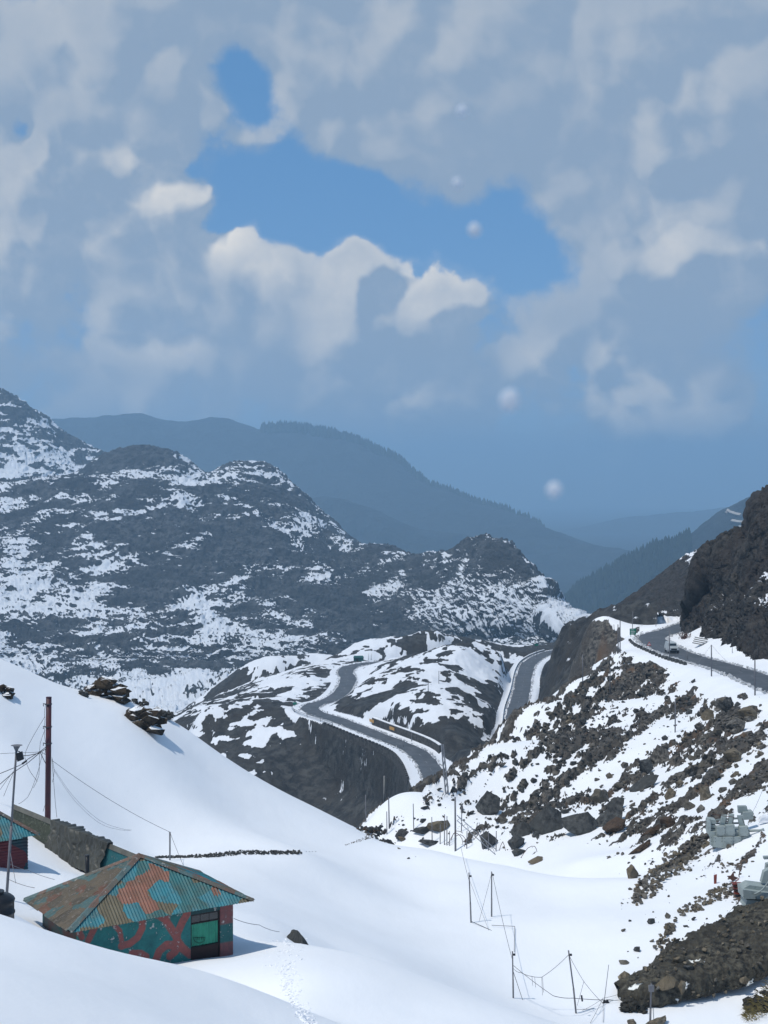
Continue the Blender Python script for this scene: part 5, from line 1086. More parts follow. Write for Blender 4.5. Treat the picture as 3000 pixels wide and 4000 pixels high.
# poles by the saddle
SP = [(984, 1722, 1840, .10, 'thick grey post standing highest in the pole cluster on the saddle'), (965.4, 1763, 1828, .05, 'inner thin pole left of the thick post'), (960, 1759, 1827, .05, 'taller of the twin thin poles left of the thick post'), (950.7, 1781, 1825, .05, 'short thin pole left of the twin poles'), (933.7, 1765, 1823, .05, 'leftmost thin pole before the brown humped boulder'), (971, 1795, 1829, .04, 'lowest thin pole between the twins and the thick post'),
      (1008, 1795, 1835, .05, 'thin pole just right of the thick post'), (1044, 1789, 1837, .05, 'thin pole left of the upright dark boulder'), (1055, 1795, 1839, .05, 'thin pole in front of the upright dark boulder'), (1071.5, 1795, 1841, .05, 'thin pole right of the upright dark boulder')]
for px, a, b_, r, lab in SP: pole(px, a, b_ - 2, r, lab, random.uniform(-1, 1))
SP2 = [(841, 1722, 1790, .07, 'tall pole on the lower slope above the stone heap'), (836, 1753, 1803, .05, 'shorter pole beside the tall pole above the stone heap'), (790.7, 1717, 1777, .06, 'pole at the very lower end of the right slope'), (894, 1736, 1793, .05, 'pole on the lower slope left of the brown humped boulder'), (996.6, 1736, 1797, .05, 'pole on the slope behind the thick post'),
       (1259, 1414, 1479, .09, 'tall pole at the slope edge before the dark cliff'), (1317.6, 1445, 1501, .08, 'pole on the streaked slope below the road sign'), (1458.4, 1509, 1583, .08, 'pole in the middle of the sunny slope'), (1537, 1393, 1462, .10, 'pole on the road shoulder with long stay wires'), (1631, 1425, 1503, .10, 'rightmost pole on the road shoulder'), (1446.5, 1362, 1428, .09, 'pole at the outer road edge next to the vehicle'),
       (1488.6, 1302, 1346, .10, 'pole beyond the road bend under the dark cliff'), (1416.6, 1334, 1354, .08, 'short pole behind the road bend'), (1366, 1320, 1361, .08, 'pole behind the green road sign'), (1335.8, 1349, 1411, .10, 'left of two close poles at the slope edge left of the sign'), (1339.5, 1340, 1412, .10, 'right of two close poles at the slope edge left of the sign'), (1327, 1349, 1367, .07, 'short pole on the snow shelf left of the sign'), (1485.5, 1408, 1427, .06, 'marker post on the road edge right of the vehicle'), (1600, 1440, 1452, .06, 'marker post on the road edge near the right border'), (1582, 1398, 1412, .05, 'small stake on the snow slope under the dark cliff')]
PP = {}
for px, a, b_, r, lab in SP2: PP[px] = pole(px, a, b_ - 1, r, lab, random.uniform(-1.5, 1.5), mat=M_pole)
w0 = PP[1537][1]
for (a, b_), lab in (((1500, 1440), 'left stay wire of the road shoulder pole'), ((1572, 1430), 'right stay wire of the road shoulder pole')): wire([w0, hit(a, b_)], .1, .018, label=lab, mat=M_wirelight)
# H-frame pole, fallen mast, bent rods
D = hit(967, 1716)[1]; h0 = [at(964.5, 1716, D), at(970.5, 1714, D)]; h1 = [at(953.5, 1608, D), at(957.5, 1608, D)]
hr = empty('h_frame_pole', h0[0], 'twin-legged grey pole with cross braces at the slope edge above the road end', 'pole')
for a, b_ in zip(h0, h1): MB().tube([a - (0, 0, 1), b_], .09, 6).build('leg', M_galv, hr, h0[0])
for i in range(7):
    f0, f1_ = i / 7, (i + 1) / 7; MB().tube([h0[0] + (h1[0] - h0[0]) * f0, h0[1] + (h1[1] - h0[1]) * f1_], .05, 4).build('brace', M_galv, hr, h0[0])
m0, m1_ = at(987.5, 1767, 128), at(1070, 1840, 121); mr = empty('fallen_mast', m1_, 'fallen steel lattice mast leaning across the boulders', 'mast'); dd = m1_ - m0; up = np.array([0, 0, .22])
for s_ in (-1, 1): MB().tube([m0 + up * s_, m1_ + up * s_], .035, 5).build('chord', M_galv, mr, m1_)
for i in range(12): MB().tube([m0 + dd * i / 12 + up * (1 if i % 2 else -1), m0 + dd * (i + 1) / 12 - up * (1 if i % 2 else -1)], .022, 4).build('brace', M_galv, mr, m1_)
for i, (q, lab) in enumerate([([(975, 1815), (980, 1800), (990, 1802), (998, 1812), (1000, 1825)], 'bent rod arching left of the fallen mast'), ([(985, 1806), (995, 1803), (1005, 1812), (1003, 1830)], 'bent rod arching behind the thick post'), ([(1078, 1838), (1086, 1818), (1092, 1838)], 'tripod of thin sticks right of the fallen mast'), ([(1126, 1852), (1140, 1832), (1155, 1828), (1160, 1840)], 'bent rod over the thin dark boulder'), ([(968, 1822), (985, 1795), (1000, 1800)], 'thin slanting rod in the pole cluster'), ([(1023, 1815), (1034, 1800)], 'short slanting rod above the snow crest')]): wire(cpath(q, 121.5), 0, .022, 'bent_rod', lab, mat=M_rust)
# ------------------------------------------------------------------ steel panels, beams
def prism(m, poly, D, depth, dy=0.0):
    """polygon in picture units at distance D, given depth; front face nearest"""
    f = [at(a, b_, D) for a, b_ in poly]; bk_ = [p + (0, depth, 0) for p in f]; n = len(f)
    return m.add(f + bk_, [tuple(range(n))[::-1], tuple(range(n, 2 * n))] + [(i, (i + 1) % n, n + (i + 1) % n, n + i) for i in range(n)])
zc = lambda x, y: (1382.5 + .16667 * x, 1686.7 + .16667 * y)
D1s = hit(1575, 1826)[1]; base1 = at(1578, 1826, D1s)
st = empty('steel_panel_stack', base1, 'stack of grey-green bolted steel panels standing in the snow on the right', 'steel panels')
def part(name, poly, D, depth, mat=None, parent=None, root=None, base=None):
    root = root or st; base = base1 if base is None else base
    o = prism(MB(), [zc(*q) for q in poly], D, depth).build(name, mat or M_steelgrey, parent or root, base); return o
bs = [(920, 800), (960, 822), (1080, 832), (1200, 815), (1310, 790), (1445, 745)]; tp_ = [(920, 722), (960, 728), (1080, 730), (1200, 728), (1310, 726), (1420, 718)]
for i in range(5):
    dd_ = [0, -.25, -.35, -.25, 0][i]
    o = part('base_plate', [tp_[i], tp_[i+1], (bs[i+1][0], bs[i+1][1] + 40), (bs[i][0], bs[i][1] + 40)], D1s + dd_ + random.uniform(0, .05), .5)
    for bx_, by_ in ((.15, .2), (.15, .75), (.85, .2), (.85, .75)):
        x = tp_[i][0] + (tp_[i+1][0] - tp_[i][0]) * bx_; y = tp_[i][1] + 80 * by_; q = at(*zc(x, y), D1s + dd_ - .02); MB().tube([q, q - (0, .03, 0)], .025, 6).build('bolt', M_steelhole, o, base1)
part('deck', [(905, 660), (1420, 655), (1425, 722), (915, 724)], D1s + .10, 1.6)
for x0, x1, y0, y1 in ((998, 1108, 598, 712), (1112, 1228, 580, 712), (1292, 1405, 602, 716)):
    o = part('panel_box', [(x0, y0), (x1, y0 - 6), (x1, y1), (x0, y1)], D1s - .12, .55)
    for u, v in ((.12, .15), (.88, .15), (.12, .85), (.88, .85)): q = at(*zc(x0 + (x1 - x0) * u, y0 + (y1 - y0) * v), D1s - .14); MB().tube([q, q - (0, .03, 0)], .022, 6).build('bolt', M_steelhole, o, base1)
for x0, x1, tx, y0, y1 in ((1035, 1105, 30, 452, 600), (1140, 1205, 22, 440, 584), (1295, 1368, -28, 455, 604)):
    o = part('upright_panel', [(x0 + tx, y0), (x1 + tx - 4, y0 - 4), (x1, y1), (x0, y1)], D1s + .35, .30)
    part('slot', [(x1 - 8, y1 - 16), (x1 - 2, y1 - 16), (x1 + tx - 12, y0 + 30), (x1 + tx - 18, y0 + 30)], D1s + .33, .01, M_steelhole, o)
for y0, y1 in ((500, 560), (566, 610), (616, 700)): part('side_frame', [(892, y0), (985, y0 + 10), (985, y1), (890, y1)], D1s + .45, .9)
part('frame_post', [(898, 495), (918, 490), (922, 720), (900, 722)], D1s + .2, .2); part('cross_rail', [(990, 500), (1340, 470), (1340, 492), (990, 522)], D1s + .95, .12); part('cross_rail', [(985, 545), (1290, 540), (1290, 560), (985, 565)], D1s + 1.05, .12)
o = part('rear_box', [(1340, 412), (1470, 402), (1470, 500), (1340, 508)], D1s + 1.6, .9); part('rear_panel', [(1275, 332), (1385, 330), (1405, 412), (1280, 420)], D1s + 1.9, .4)
q0_, q1_ = at(*zc(1405, 648), D1s + .3), at(*zc(1560, 642), D1s + .5); q2_ = at(*zc(1605, 640), D1s + .5)
MB().tube([q0_, q1_, q2_], [.10, .09, .16], 10).build('flared_beam', M_steelgrey, st, base1, True)
MB().tube([at(*zc(940, 435), D1s + .2), at(*zc(1225, 472), D1s + .1)], .025, 6).build('rusty_rod', M_rust, st, base1)
D2s = hit(1640, 1963)[1]; base2 = at(1640, 1963, D2s)
st2 = empty('steel_panel_stack', base2, 'lower stack of grey-green steel panels on the lip of the earth bank', 'steel panels')
K2 = dict(root=st2, base=base2)
part('base_panel', [(1385, 1548), (1800, 1560), (1800, 1665), (1365, 1655)], D2s, 1.5, **K2); part('base_panel', [(1335, 1410), (1800, 1475), (1800, 1545), (1345, 1528)], D2s - .1, 1.6, **K2)
part('deck_panel', [(1335, 1398), (1420, 1352), (1800, 1400), (1800, 1470), (1335, 1404)], D2s + .3, 1.2, **K2)
for x in (1500, 1590, 1690): part('panel_joint', [(x, 1495 + (x-1345)*.03), (x + 8, 1495 + (x-1345)*.03), (x + 8, 1530), (x, 1530)], D2s - .12, .01, M_steelhole, **K2)
part('slot', [(1440, 1600), (1560, 1606), (1560, 1616), (1440, 1608)], D2s - .02, .01, M_steelhole, **K2)
o = part('upright_panel', [(1610, 1180), (1800, 1080), (1800, 1330), (1575, 1322)], D2s + .7, .5, **K2); part('upright_panel', [(1640, 1080), (1800, 1040), (1800, 1180), (1630, 1180)], D2s + 1.3, .4, **K2); part('loose_panel', [(1605, 985), (1800, 975), (1800, 1012), (1610, 1020)], D2s + 2.2, .3, **K2)
MB().tube(cpath([zc(1480, 1470), zc(1560, 1430), zc(1620, 1370), zc(1680, 1290)], D2s - .2), .05, 8).build('curved_pipe', M_steelgrey, st2, base2, True)
rb = hit(1600, 1937); D3 = rb[1]; rr_ = empty('beam_stack', rb, 'stack of red oxide beams beside the lower steel panels', 'beams')
for i, y in enumerate((1345, 1372, 1400, 1432, 1465)): prism(MB(), [zc(1205 + 6 * i, y - 12), zc(1400 - 10 * i, y - 6), zc(1400 - 10 * i, y + 10), zc(1207 + 6 * i, y + 6)], D3 + .1 * (i % 2), .45).build('beam', M_redbeam if i % 2 == 0 else M_rust, rr_, rb)
q = hit(1546, 1909); tag(prism(MB(), [zc(960, 1225), zc(998, 1215), zc(992, 1335), zc(962, 1335)], q[1], .12).build('red_post', M_redbeam, None, q), 'short bright red post among stones on the snow', 'post'); 
q = hit(1585, 1904); tag(prism(MB(), [zc(1130, 1240), zc(1180, 1235), zc(1215, 1185), zc(1222, 1240), zc(1275, 1262), zc(1200, 1302)], q[1], .15).build('rusty_fin', M_rust, None, q), 'rusty fin-shaped scrap plate above the red beams', 'scrap')
q = hit(1598, 1896); tag(MB().tube(cpath([zc(1285, 1250), zc(1283, 1210), zc(1295, 1175), zc(1310, 1155)], q[1]), .035, 6).build('hooked_rod', M_rust, None, q), 'rusty hooked rod standing right of the fin', 'scrap')
q = hit(1590, 1925); tag(MB().tube([at(*zc(1200, 1345), q[1]), at(*zc(1285, 1265), q[1] + .1)], .03, 6).build('red_bar', M_redbeam, None, q), 'thin red bar leaning over the beam stack', 'bar')
wire([at(*zc(1460, 405), D1s + 1.9), at(*zc(1600, 90), D1s + 12)], .1, .012, label='stay wire from the upper steel panels to the upper right'); wire([at(*zc(1340, 1500), D2s - .2), hit(*zc(920, 1930))], .05, .012, label='wire from the lower steel panels down over the snow')
o = tag(place('snowy_rock', rock_mesh('snowy_rock', M_snow, 14, 77, 1, .8, .7, True), None, hit(1660, 1780) + np.array([0, .3, .3])), 'snow-covered rock at the right edge beside the steel panels', 'rock'); o.scale = (1.6, 1.2, 1.0)
# dry grass at the bottom right
gb = hit(1640, 2192); clump = outcrop('earth_clump', 'dark earth clump under dry yellow grass at the bottom right corner', 1648, 2168, 70, 44, R_earth, 6.3, box=.7, cat='earth clump')
m = MB()
for i in range(700):
    px = random.uniform(1608, 1690); py = np.interp(px, [1608, 1640, 1690], [2188, 2170, 2150]) + random.uniform(-22, 16); p = hit(px, min(py + 10, 2200)); p[1] -= random.uniform(0, .8); p[2] += random.uniform(0, 1.0) * np.interp(px, [1608, 1660], [.3, 1.1])
    a = random.uniform(2.4, 4.2); l = random.uniform(.25, .7); tip = p + np.array([math.cos(a) * l * .8, random.uniform(-.3, .1), -abs(math.sin(a)) * l * .7 + .1]); mid = (p + tip) / 2 + np.array([0, 0, l * .22]); w = np.array([.012, 0, .012])
    m.add([p - w, p + w, mid + w, mid - w, tip], [(0, 1, 2, 3), (3, 2, 4)])
tag(m.build('dry_grass', M_straw, None, gb), 'dry yellow grass blades hanging over the earth clump', 'grass', kind='stuff')

# ------------------------------------------------------------------ upper road furniture
def near_road(L, px):
    P = topix(L[:, 0], L[:, 1], L[:, 2])[0]
    if L is L1: P = np.where(np.arange(len(P)) <= int(np.argmin(P)), P, 1e6)
    i = int(np.argmin(np.abs(P - px))); t = L[min(i + 1, len(L) - 1)] - L[max(i - 1, 0)]; t[2] = 0; return L[i].copy(), t / np.linalg.norm(t), i
q = hit(1367, 1376); Dg = q[1]; q = at(1367, 1378, Dg); sg = empty('road_sign', q, 'green road sign with white lettering at the bend of the upper road', 'road sign')
prism(MB(), [(1360.4, 1358), (1374.2, 1357.4), (1374, 1371), (1360.4, 1371.6)], Dg, .06).build('sign_board', M_green, sg, q)
for y, x0, x1 in ((1360.3, 1363, 1370), (1363.8, 1362.5, 1372), (1366.8, 1363, 1371), (1369.3, 1363, 1368)): prism(MB(), [(x0, y), (x1, y - .1), (x1, y + .9), (x0, y + 1)], Dg - .012, .01).build('lettering', M_white, sg, q)
for x in (1362.5, 1371.5): a = at(x, 1357.8, Dg + .10); MB().tube([a, a + (0, 0, -2.6)], .05, 6).build('post', M_pole, sg, q)
q = hit(1402, 1402); Dt = q[1]; tw = empty('warning_sign', q, 'red-bordered triangular warning sign at the outer road edge', 'road sign')
prism(MB(), [(1402.5, 1386), (1407.2, 1394.5), (1397.4, 1394.8)], Dt, .04).build('border', M_redsign, tw, q); prism(MB(), [(1402.45, 1388.3), (1405.2, 1393.3), (1399.5, 1393.5)], Dt - .012, .01).build('face', M_white, tw, q)
prism(MB(), [(1401.9, 1389.9), (1402.9, 1389.9), (1402.7, 1392.9), (1401.6, 1392.6)], Dt - .024, .01).build('symbol', M_black, tw, q); a = at(1402.4, 1394, Dt + .05); MB().tube([a, q - (0, 0, .3)], .04, 6).build('post', M_pole, tw, q)
# vehicle on the road
vp, vt, _ = near_road(L3, 1460); vt = -vt; vn = np.array([-vt[1], vt[0], 0]); vp = vp + vn * (-.9) + np.array([0, 0, .06])
vh = empty('parked_vehicle', vp, 'pale boxy off-road vehicle standing on the upper road bend', 'vehicle'); M_car = simple_mat('pale_vehicle_paint', (.42, .45, .46), (.36, .39, .40), 1, .35, spec=.5)
def vb(name, x0, x1, w, z0, z1, mat, parent=vh, tx=0.0, tw_=0.0, y=0.0):
    V = []
    for z_, s_, w_2 in ((z0, 0, w), (z1, tx, w - tw_)):
        for xx, ss in ((x0 + s_, -1), (x1 - s_, -1), (x1 - s_, 1), (x0 + s_, 1)): V.append(vp + vt * xx + vn * (y + ss * w_2 / 2) + (0, 0, z_))
    return MB().add(V, [(3, 2, 1, 0), (4, 5, 6, 7), (0, 1, 5, 4), (1, 2, 6, 5), (2, 3, 7, 6), (3, 0, 4, 7)]).build(name, mat, parent, vp)
vb('body', -2.1, 2.1, 1.8, .42, 1.05, M_car, tw_=.06); cab = vb('cabin', -2.0, .9, 1.72, 1.05, 1.80, M_car, tx=.22, tw_=.22)
for x0, x1 in ((-1.75, -.95), (-.85, -.05), (.02, .6)): vb('window', x0, x1, 1.66, 1.16, 1.62, M_glass, cab, .08, .12)
vb('windscreen', .55, .86, 1.40, 1.12, 1.68, M_glass, cab, .1, .12); vb('rear_window', -1.99, -1.7, 1.30, 1.18, 1.64, M_glass, cab, .06, .1); vb('bumper', 2.1, 2.2, 1.75, .38, .62, M_black); vb('bumper', -2.2, -2.1, 1.75, .38, .62, M_black); vb('grille', 2.1, 2.13, 1.0, .68, .95, M_black)
for s_ in (-1, 1):
    vb('headlight', 2.1, 2.14, .26, .74, .92, M_white, y=s_ * .68); vb('tail_light', -2.13, -2.1, .16, .72, 1.0, M_redsign, y=s_ * .78)
    for xx in (-1.35, 1.35):
        c_ = vp + vt * xx + vn * s_ * .80 + (0, 0, .36); wh = MB().tube([c_ - vn * .12, c_ + vn * .12], .36, 16).build('wheel', M_black, vh, vp); MB().tube([c_ + vn * s_ * .10, c_ + vn * s_ * .135], .20, 10).build('rim', M_galv, wh, vp)
# parapet stones along the outer edge
pm = hull_mesh('parapet_stone', np.array([(x * .5 * (1 + .1 * random.random()), y * .22, z * .3 * (1 + .15 * random.random())) for x in (-1, 1) for y in (-1, 1) for z in (-1, 1)] + [(0, 0, .36)]), R_dark)
cumL = np.concatenate([[0], np.cumsum(np.linalg.norm(np.diff(L3, axis=0), axis=1))])
i0, i1 = near_road(L3, 1545)[2], near_road(L3, 1411)[2]
for k_, s0 in enumerate(np.arange(cumL[i0], cumL[i1], 2.9)):
    P_ = np.array([np.interp(s0, cumL, L3[:, c]) for c in range(3)]); Q_ = np.array([np.interp(s0 + 1, cumL, L3[:, c]) for c in range(3)]); t = Q_ - P_; n_ = np.array([-t[1], t[0], 0]) / np.linalg.norm(t[:2])
    P_ = P_ + n_ * 4.6; P_[2] = max(gz_at(P_[0], P_[1]), P_[2] - .6) + .18
    o = tag(place('parapet_stone', pm, None, P_), 'dark parapet stone in the row along the outer edge of the upper road', 'parapet stone', 'parapet stones along the upper road'); o.rotation_euler = (0, 0, math.atan2(t[1], t[0]) + random.uniform(-.15, .15)); o.scale = (random.uniform(.9, 1.3), 1, random.uniform(.8, 1.25))
# grey guard panel below the green sign
ga, gb_ = at(1368, 1374, 316), at(1387, 1393, 297); gr = empty('guard_panel', gb_, 'grey ribbed guard panel running down from the green sign', 'guard panel'); d_ = gb_ - ga
for i in range(8): MB().box(ga + d_ * (i + .5) / 8, d_ / 16.6, (.08, 0, 0), (0, 0, .55)).build('panel', M_conc, gr, gb_)
for i in range(9): MB().tube([ga + d_ * i / 8 - (0, 0, .8), ga + d_ * i / 8 + (0, 0, .65)], .10, 5).build('post', M_pole, gr, gb_)
# slab of old concrete on the snow slope, shrub
q = hit(1517, 1394); cs = empty('concrete_culvert', q, 'broken grey concrete slabs on the snow slope under the dark cliff', 'concrete')
for i in range(4): MB().box(q + (-.6 + .25 * i, .5 * i, .25 + .28 * i), (1.1, .15, -.22), (-.1, .35, 0), (0, .05, .09)).build('slab', M_conc, cs, q)
q = hit(1478, 1380); m = MB()
for i in range(80):
    a, l = random.uniform(0, 6.28), random.uniform(.5, 1.3); b_ = q + (random.gauss(0, .5), random.gauss(0, .5), 0); m.tube([b_, b_ + (math.cos(a) * l * .6, math.sin(a) * l * .5, l)], .035, 3)
tag(m.build('bare_shrub', M_rust, None, q), 'bare grey shrub in the snow beside the road bend', 'shrub')
# ploughed snow along the roads
pp = []; ss = []
for L, zo, n in ((L3, 0, 900), (L1, VR, 900), (L2, VR, 500)):
    for i in range(n):
        k_ = random.randrange(1, len(L) - 1); t = L[k_ + 1] - L[k_]; f = random.random(); P_ = L[k_] + t * f; n_ = np.array([-t[1], t[0], 0]) / (np.linalg.norm(t[:2]) + 1e-6); P_ = P_ + n_ * random.choice((-1, 1)) * random.gauss(3.15, .25) + np.array([0, 0, .05]); pp.append(P_); ss.append(random.uniform(.25, .8))
tag(scatter('ploughed_snow', pp, M_dirty, ss), 'dirty ploughed snow lumps along the road edges', 'snow', kind='stuff')

# ------------------------------------------------------------------ lower road: walls, rails, signs, shack
def vhit(px, py):
    f = np.clip((px - px_[0]) / (px_[1] - px_[0]), 0, nu - 1.001); j = int(f); f -= j; col_ = vz[:, j] * (1 - f) + vz[:, j + 1] * f; ok = col_ + (py - H0) * K * D_ >= 0
    if not ok.any(): return vhit(px, py + 3)
    D = D_[int(np.argmax(ok))]; return np.array([(px - 829.5) * K * D, D, -(py - H0) * K * D])
nu = len(px_)
pole(830, 1676, 1748, .24, 'stout concrete pole down in the dark valley', 0, vhit(830, 1748)[1] - .5, M_conc)
def road_wall(name, label, L, pa, pb_, d, z0, z1, thick, mat, merlon=False):
    ia, ib = sorted((near_road(L, pa)[2], near_road(L, pb_)[2])); seg = offset_line(L, d)[ia:ib + 1]; root = empty(name, seg[len(seg) // 2], label, 'wall'); o_ = np.array(root.location)
    inn = offset_line(L, d + (thick if d > 0 else -thick))[ia:ib + 1]; m = MB(); n = len(seg)
    V = []
    for a, b_ in zip(seg, inn): V += [a + (0, 0, z0), a + (0, 0, z1), b_ + (0, 0, z1), b_ + (0, 0, z0)]
    m.add(V, [(4*i + k_, 4*i + (k_+1) % 4, 4*i + 4 + (k_+1) % 4, 4*i + 4 + k_) for i in range(n - 1) for k_ in range(4)] + [(0, 1, 2, 3), (4*n-1, 4*n-2, 4*n-3, 4*n-4)]); m.build('masonry', mat, root, o_)
    cp = MB()
    for i in range(n - 1):
        t = seg[i + 1] - seg[i]; c_ = (seg[i] + seg[i + 1] + inn[i] + inn[i + 1]) / 4
        for f in ((-.3, .2) if merlon else (0,)): cp.box(c_ + t * f + (0, 0, z1 + (.22 if merlon else .06)), t * (.14 if merlon else .48), np.r_[(inn[i] - seg[i])[:2] * .55, 0], (0, 0, .22 if merlon else .08))
    cp.build('coping', M_wallst if merlon else M_snow, root, o_)
    return root, seg, o_
road_wall('retaining_wall', 'tall dark stone retaining wall under the outer edge of the lower road', L1, 745, 940, 6.2, -7.0, .1, .6, M_wallst, True)
rw, seg, o_ = road_wall('breast_wall', 'dark stone wall with yellow boards along the inner edge of the lower road', L1, 775, 905, -5.0, -.4, 2.3, .8, M_wallst)
for px, lab in ((806, 'left'), (842, 'right')):
    i = int(np.argmin(np.abs(topix(seg[:, 0], seg[:, 1], seg[:, 2])[0] - px))); t = seg[min(i + 1, len(seg) - 1)] - seg[i - 1]; t /= np.linalg.norm(t); c_ = seg[i] + (0, 0, 1.35); n_ = np.array([-t[1], t[0], 0])
    tag(MB().box(c_ + n_ * .10, t * 1.5, n_ * .05, (0, 0, .42)).build('wall_board', M_yellow, None, c_), f'{lab} yellow board on the dark wall beside the lower road', 'board')
ia, ib = near_road(L1, 668)[2], near_road(L1, 760)[2]; lo_, hi_ = sorted((ia, ib)); seg = offset_line(L1, 5.4)[lo_:hi_ + 1]; rr2 = empty('crash_barrier', seg[0], 'metal crash barrier on the outer bend of the lower road', 'barrier')
for z_ in (.35, .75): MB().tube([p + (0, 0, z_) for p in seg], .09, 5).build('rail', M_galv, rr2, seg[0])
for p in seg[::2]: MB().tube([p - (0, 0, .5), p + (0, 0, .9)], .08, 5).build('post', M_poledark, rr2, seg[0])
road_wall('parapet', 'low pale parapet along the left edge of the hairpin road', L2, 1102, 1190, 3.7, -.5, .55, .35, M_conc)
q = vhit(775, 1432); q = at(775, 1432, 586); shk = empty('roadside_shack', q, 'dark green metal shack beside the far end of the lower road', 'shack'); Dk = q[1]
prism(MB(), [(764, 1421), (785, 1420.5), (786, 1433), (764, 1434)], Dk, 3.0).build('wall', M_shack, shk, q); m = MB(); e = [at(763, 1421, Dk - .2), at(786.5, 1420.4, Dk - .2), at(786.5, 1420.4, Dk + 3.2), at(763, 1421, Dk + 3.2)]; rg = [at(765, 1416.5, Dk + 1.5), at(784, 1416.2, Dk + 1.5)]
m.add(e + rg, [(0, 1, 5, 4), (2, 3, 4, 5), (1, 2, 5), (3, 0, 4)]).build('roof', M_shack, shk, q); prism(MB(), [(770, 1424), (774, 1424), (774, 1433.5), (770, 1433.5)], Dk - .05, .04).build('door', M_dark, shk, q)
for px, lab in ((796, 'left of two white posts right of the green shack'), (802, 'right of two white posts right of the green shack')): pole(px, 1411, 1424, .22, lab, 0, 585, M_white, name='white_post', cat='post')
for px, a, b_, lab in ((925, 1468, 1495, 'pole on the snowy rise between the two valley roads'), (948, 1449, 1477, 'farther pole on the snowy rise between the valley roads'), (663, 1499, 1515, 'pole on the snow left of the lower road bend'), (690, 1438, 1452, 'pole on the far knoll left of the green shack'), (871, 1603, 1615, 'marker post beside the lower road middle'), (889, 1583, 1602, 'pole above the inner side of the lower road')):
    q = vhit(px, b_); pole(px, a, b_, .10, lab, 0, q[1], M_pole)
q = at(911, 1688, 372); bb = empty('notice_board', q, 'small dark notice board on two legs beside the lower road end', 'sign'); prism(MB(), [(907.6, 1672), (914.5, 1671.5), (914.5, 1679), (907.6, 1679.5)], 372, .06).build('board', M_poledark, bb, q)
for x in (908.5, 913.5): MB().tube([at(x, 1679, 372.1), at(x, 1690, 372.1)], .05, 5).build('leg', M_pole, bb, q)
q = vhit(637, 1526); sg2 = empty('road_sign', q, 'small green road sign at the outer bend of the lower road', 'road sign'); prism(MB(), [(633, 1517), (641, 1516.5), (641, 1522), (633, 1522.5)], q[1], .06).build('sign_board', M_green, sg2, q); MB().tube([at(637, 1522, q[1] + .1), q - (0, 0, .3)], .07, 5).build('post', M_pole, sg2, q)
q = at(1151, 1405, 575); sg3 = empty('road_sign', q, 'small green sign at the top of the hairpin road', 'road sign'); prism(MB(), [(1155, 1391), (1163, 1390.6), (1163, 1395), (1155, 1395.4)], 575, .08).build('sign_board', M_green, sg3, q); MB().tube([at(1159, 1395, 575.2), at(1159, 1418, 575.2)], .09, 5).build('post', M_pole, sg3, q)
# tarn on the mountain bench
V = []; 
for t in np.linspace(0, 2 * math.pi, 40, endpoint=False): D = 1487 + 36 * math.sin(t); px = 803 + (50 + 5 * math.sin(3 * t)) * math.cos(t); V.append(((px - 829.5) * K * D, D, -173.2))
o = MB().add(V, [tuple(range(40))]).build('mountain_tarn', M_water, None, V[0]); o['kind'] = 'structure'
# ------------------------------------------------------------------ far woods (one mass each) and the far hill road
def woods(name, P, sel, n, h0, h1, label):
    pxx, pyy = topix(P[..., 0], P[..., 1], P[..., 2]); ok = np.argwhere(sel(pxx, pyy)); m = MB()
    for i in range(n):
        r_, c_ = ok[random.randrange(len(ok))]; p = P[r_, c_] + np.array([random.uniform(-6, 6), 0, 0]); h = random.uniform(h0, h1); w = h * random.uniform(.18, .30); a0 = random.random()
        ring = [p + np.array([math.cos(a0 + k_ * 1.257) * w, math.sin(a0 + k_ * 1.257) * w, h * .12]) for k_ in range(5)]; rin2 = [p + np.array([math.cos(a0 + .6 + k_ * 1.257) * w * .62, math.sin(a0 + .6 + k_ * 1.257) * w * .62, h * .55]) for k_ in range(5)]
        m.add(ring + rin2 + [p + np.array([0, 0, h]), p - np.array([0, 0, h * .2])], [(k_, (k_+1) % 5, 5 + k_) for k_ in range(5)] + [((k_+1) % 5, 5 + (k_+1) % 5, 5 + k_) for k_ in range(5)] + [(5 + k_, 5 + (k_+1) % 5, 10) for k_ in range(5)] + [(11, (k_+1) % 5, k_) for k_ in range(5)])
    return tag(m.build(name, M_needle, None, P[ok[0][0], ok[0][1]]), label, 'forest', kind='stuff')
woods('conifer_wood', P_fr[4:], lambda a, b_: (a > 1205) & (a < 1490) & (b_ < 1345), 2600, 9, 24, 'dark conifer wood on the hazy slope behind the road')
P_fb_ = P_fb[4:14]
woods('ridge_wood', P_fb_, lambda a, b_: (a > 565) & (a < 1330), 1500, 22, 46, 'tree line along the crest of the far blue ridge')
pf, qf = topix(P_fr[..., 0], P_fr[..., 1], P_fr[..., 2])
def on_slope(px, py): k_ = np.argmin((pf[4:] - px) ** 2 + (qf[4:] - py) ** 2); return P_fr[4:].reshape(-1, 3)[k_]
hr_ = MB()
for q in ([(1566, 1112), (1572, 1105), (1580, 1110), (1592, 1113), (1600, 1114)], [(1580, 1128), (1595, 1130), (1610, 1131), (1622, 1126), (1630, 1118)], [(1596, 1141), (1612, 1143)]):
    L = [on_slope(a, b_) + np.array([0, -4, 3]) for a, b_ in q]; hr_.tube(L, 4.5, 4)
o = hr_.build('hill_track', simple_mat('pale_gravel', (.42, .40, .37), (.34, .33, .31), .05, .9), None, (0, 0, 0)); o['kind'] = 'structure'
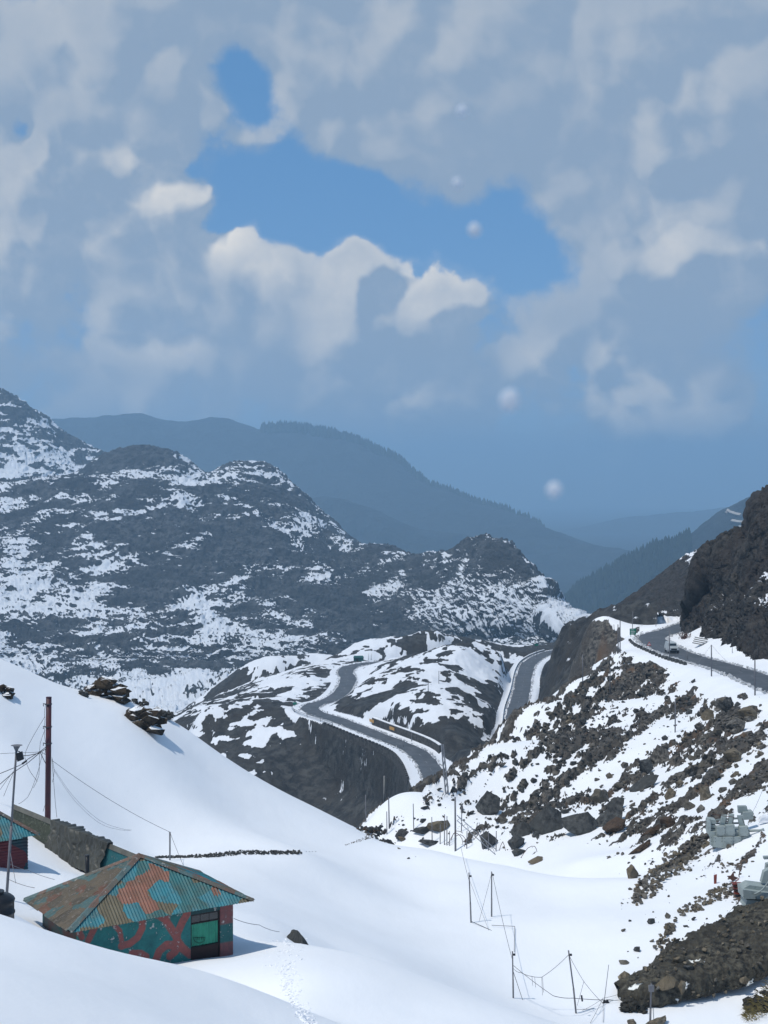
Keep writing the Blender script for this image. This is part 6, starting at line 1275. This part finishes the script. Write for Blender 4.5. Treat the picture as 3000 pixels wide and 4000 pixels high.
# ------------------------------------------------------------------ snowflakes drifting close by
cd.dof.use_dof = True; cd.dof.focus_distance = 140.0; cd.dof.aperture_fstop = 4.4
M_flake, nt, b = new_mat('fresh_snowflake'); b.inputs['Base Color'].default_value = (.92, .93, .95, 1); b.inputs['Roughness'].default_value = .9
tr = nd(nt, 'ShaderNodeBsdfTranslucent'); tr.inputs['Color'].default_value = (.92, .93, .95, 1); mx = nd(nt, 'ShaderNodeMixShader'); mx.inputs[0].default_value = .7
lk(nt, b.outputs[0], mx.inputs[1]); lk(nt, tr.outputs[0], mx.inputs[2]); lk(nt, mx.outputs[0], [n for n in nt.nodes if n.type == 'OUTPUT_MATERIAL'][0].inputs['Surface'])
for i, (px, py, w, h, D, lab) in enumerate([(998, 240, 20, 22, 1.5, 'topmost of the five soft white snowflakes in the sky'), (988, 396, 19, 21, 1.5, 'second highest of the five soft snowflakes, against blue sky'), (1025, 496, 24, 26, 1.4, 'third of the five soft snowflakes, left of the blue gap edge'), (1100, 866, 36, 48, 1.15, 'largest of the five snowflakes, with a dent in its middle'), (1197, 1058, 28, 32, 1.25, 'lowest of the five snowflakes, just above the far ridge')]):
    bm = bmesh.new(); bmesh.ops.create_icosphere(bm, subdivisions=4, radius=.5); co = np.array([v.co[:] for v in bm.verts]); u = co / np.linalg.norm(co, axis=1)[:, None]
    n_ = 1 + .16 * fbm(u[:, 0] * 1.3 + i * 3, u[:, 1] * 1.3, u[:, 2] * 1.3, 3) - .45 * np.exp(-((u[:, 0] + .1) ** 2 + (u[:, 2] - .05) ** 2) / .09) * (u[:, 1] < 0) * (1 if i == 3 else .5)
    for v, c_ in zip(bm.verts, co * n_[:, None]): v.co = c_
    me = bpy.data.meshes.new('snowflake'); bm.to_mesh(me); bm.free(); me.polygons.foreach_set('use_smooth', [True] * len(me.polygons)); me.materials.append(M_flake)
    o = tag(place('snowflake', me, None, at(px, py, D)), lab, 'snowflake', 'drifting snowflakes'); w += 4; h += 4; o.scale = (w * K * D, (w + h) / 2 * K * D * .7, h * K * D); o.rotation_euler = (0, R(12), 0)
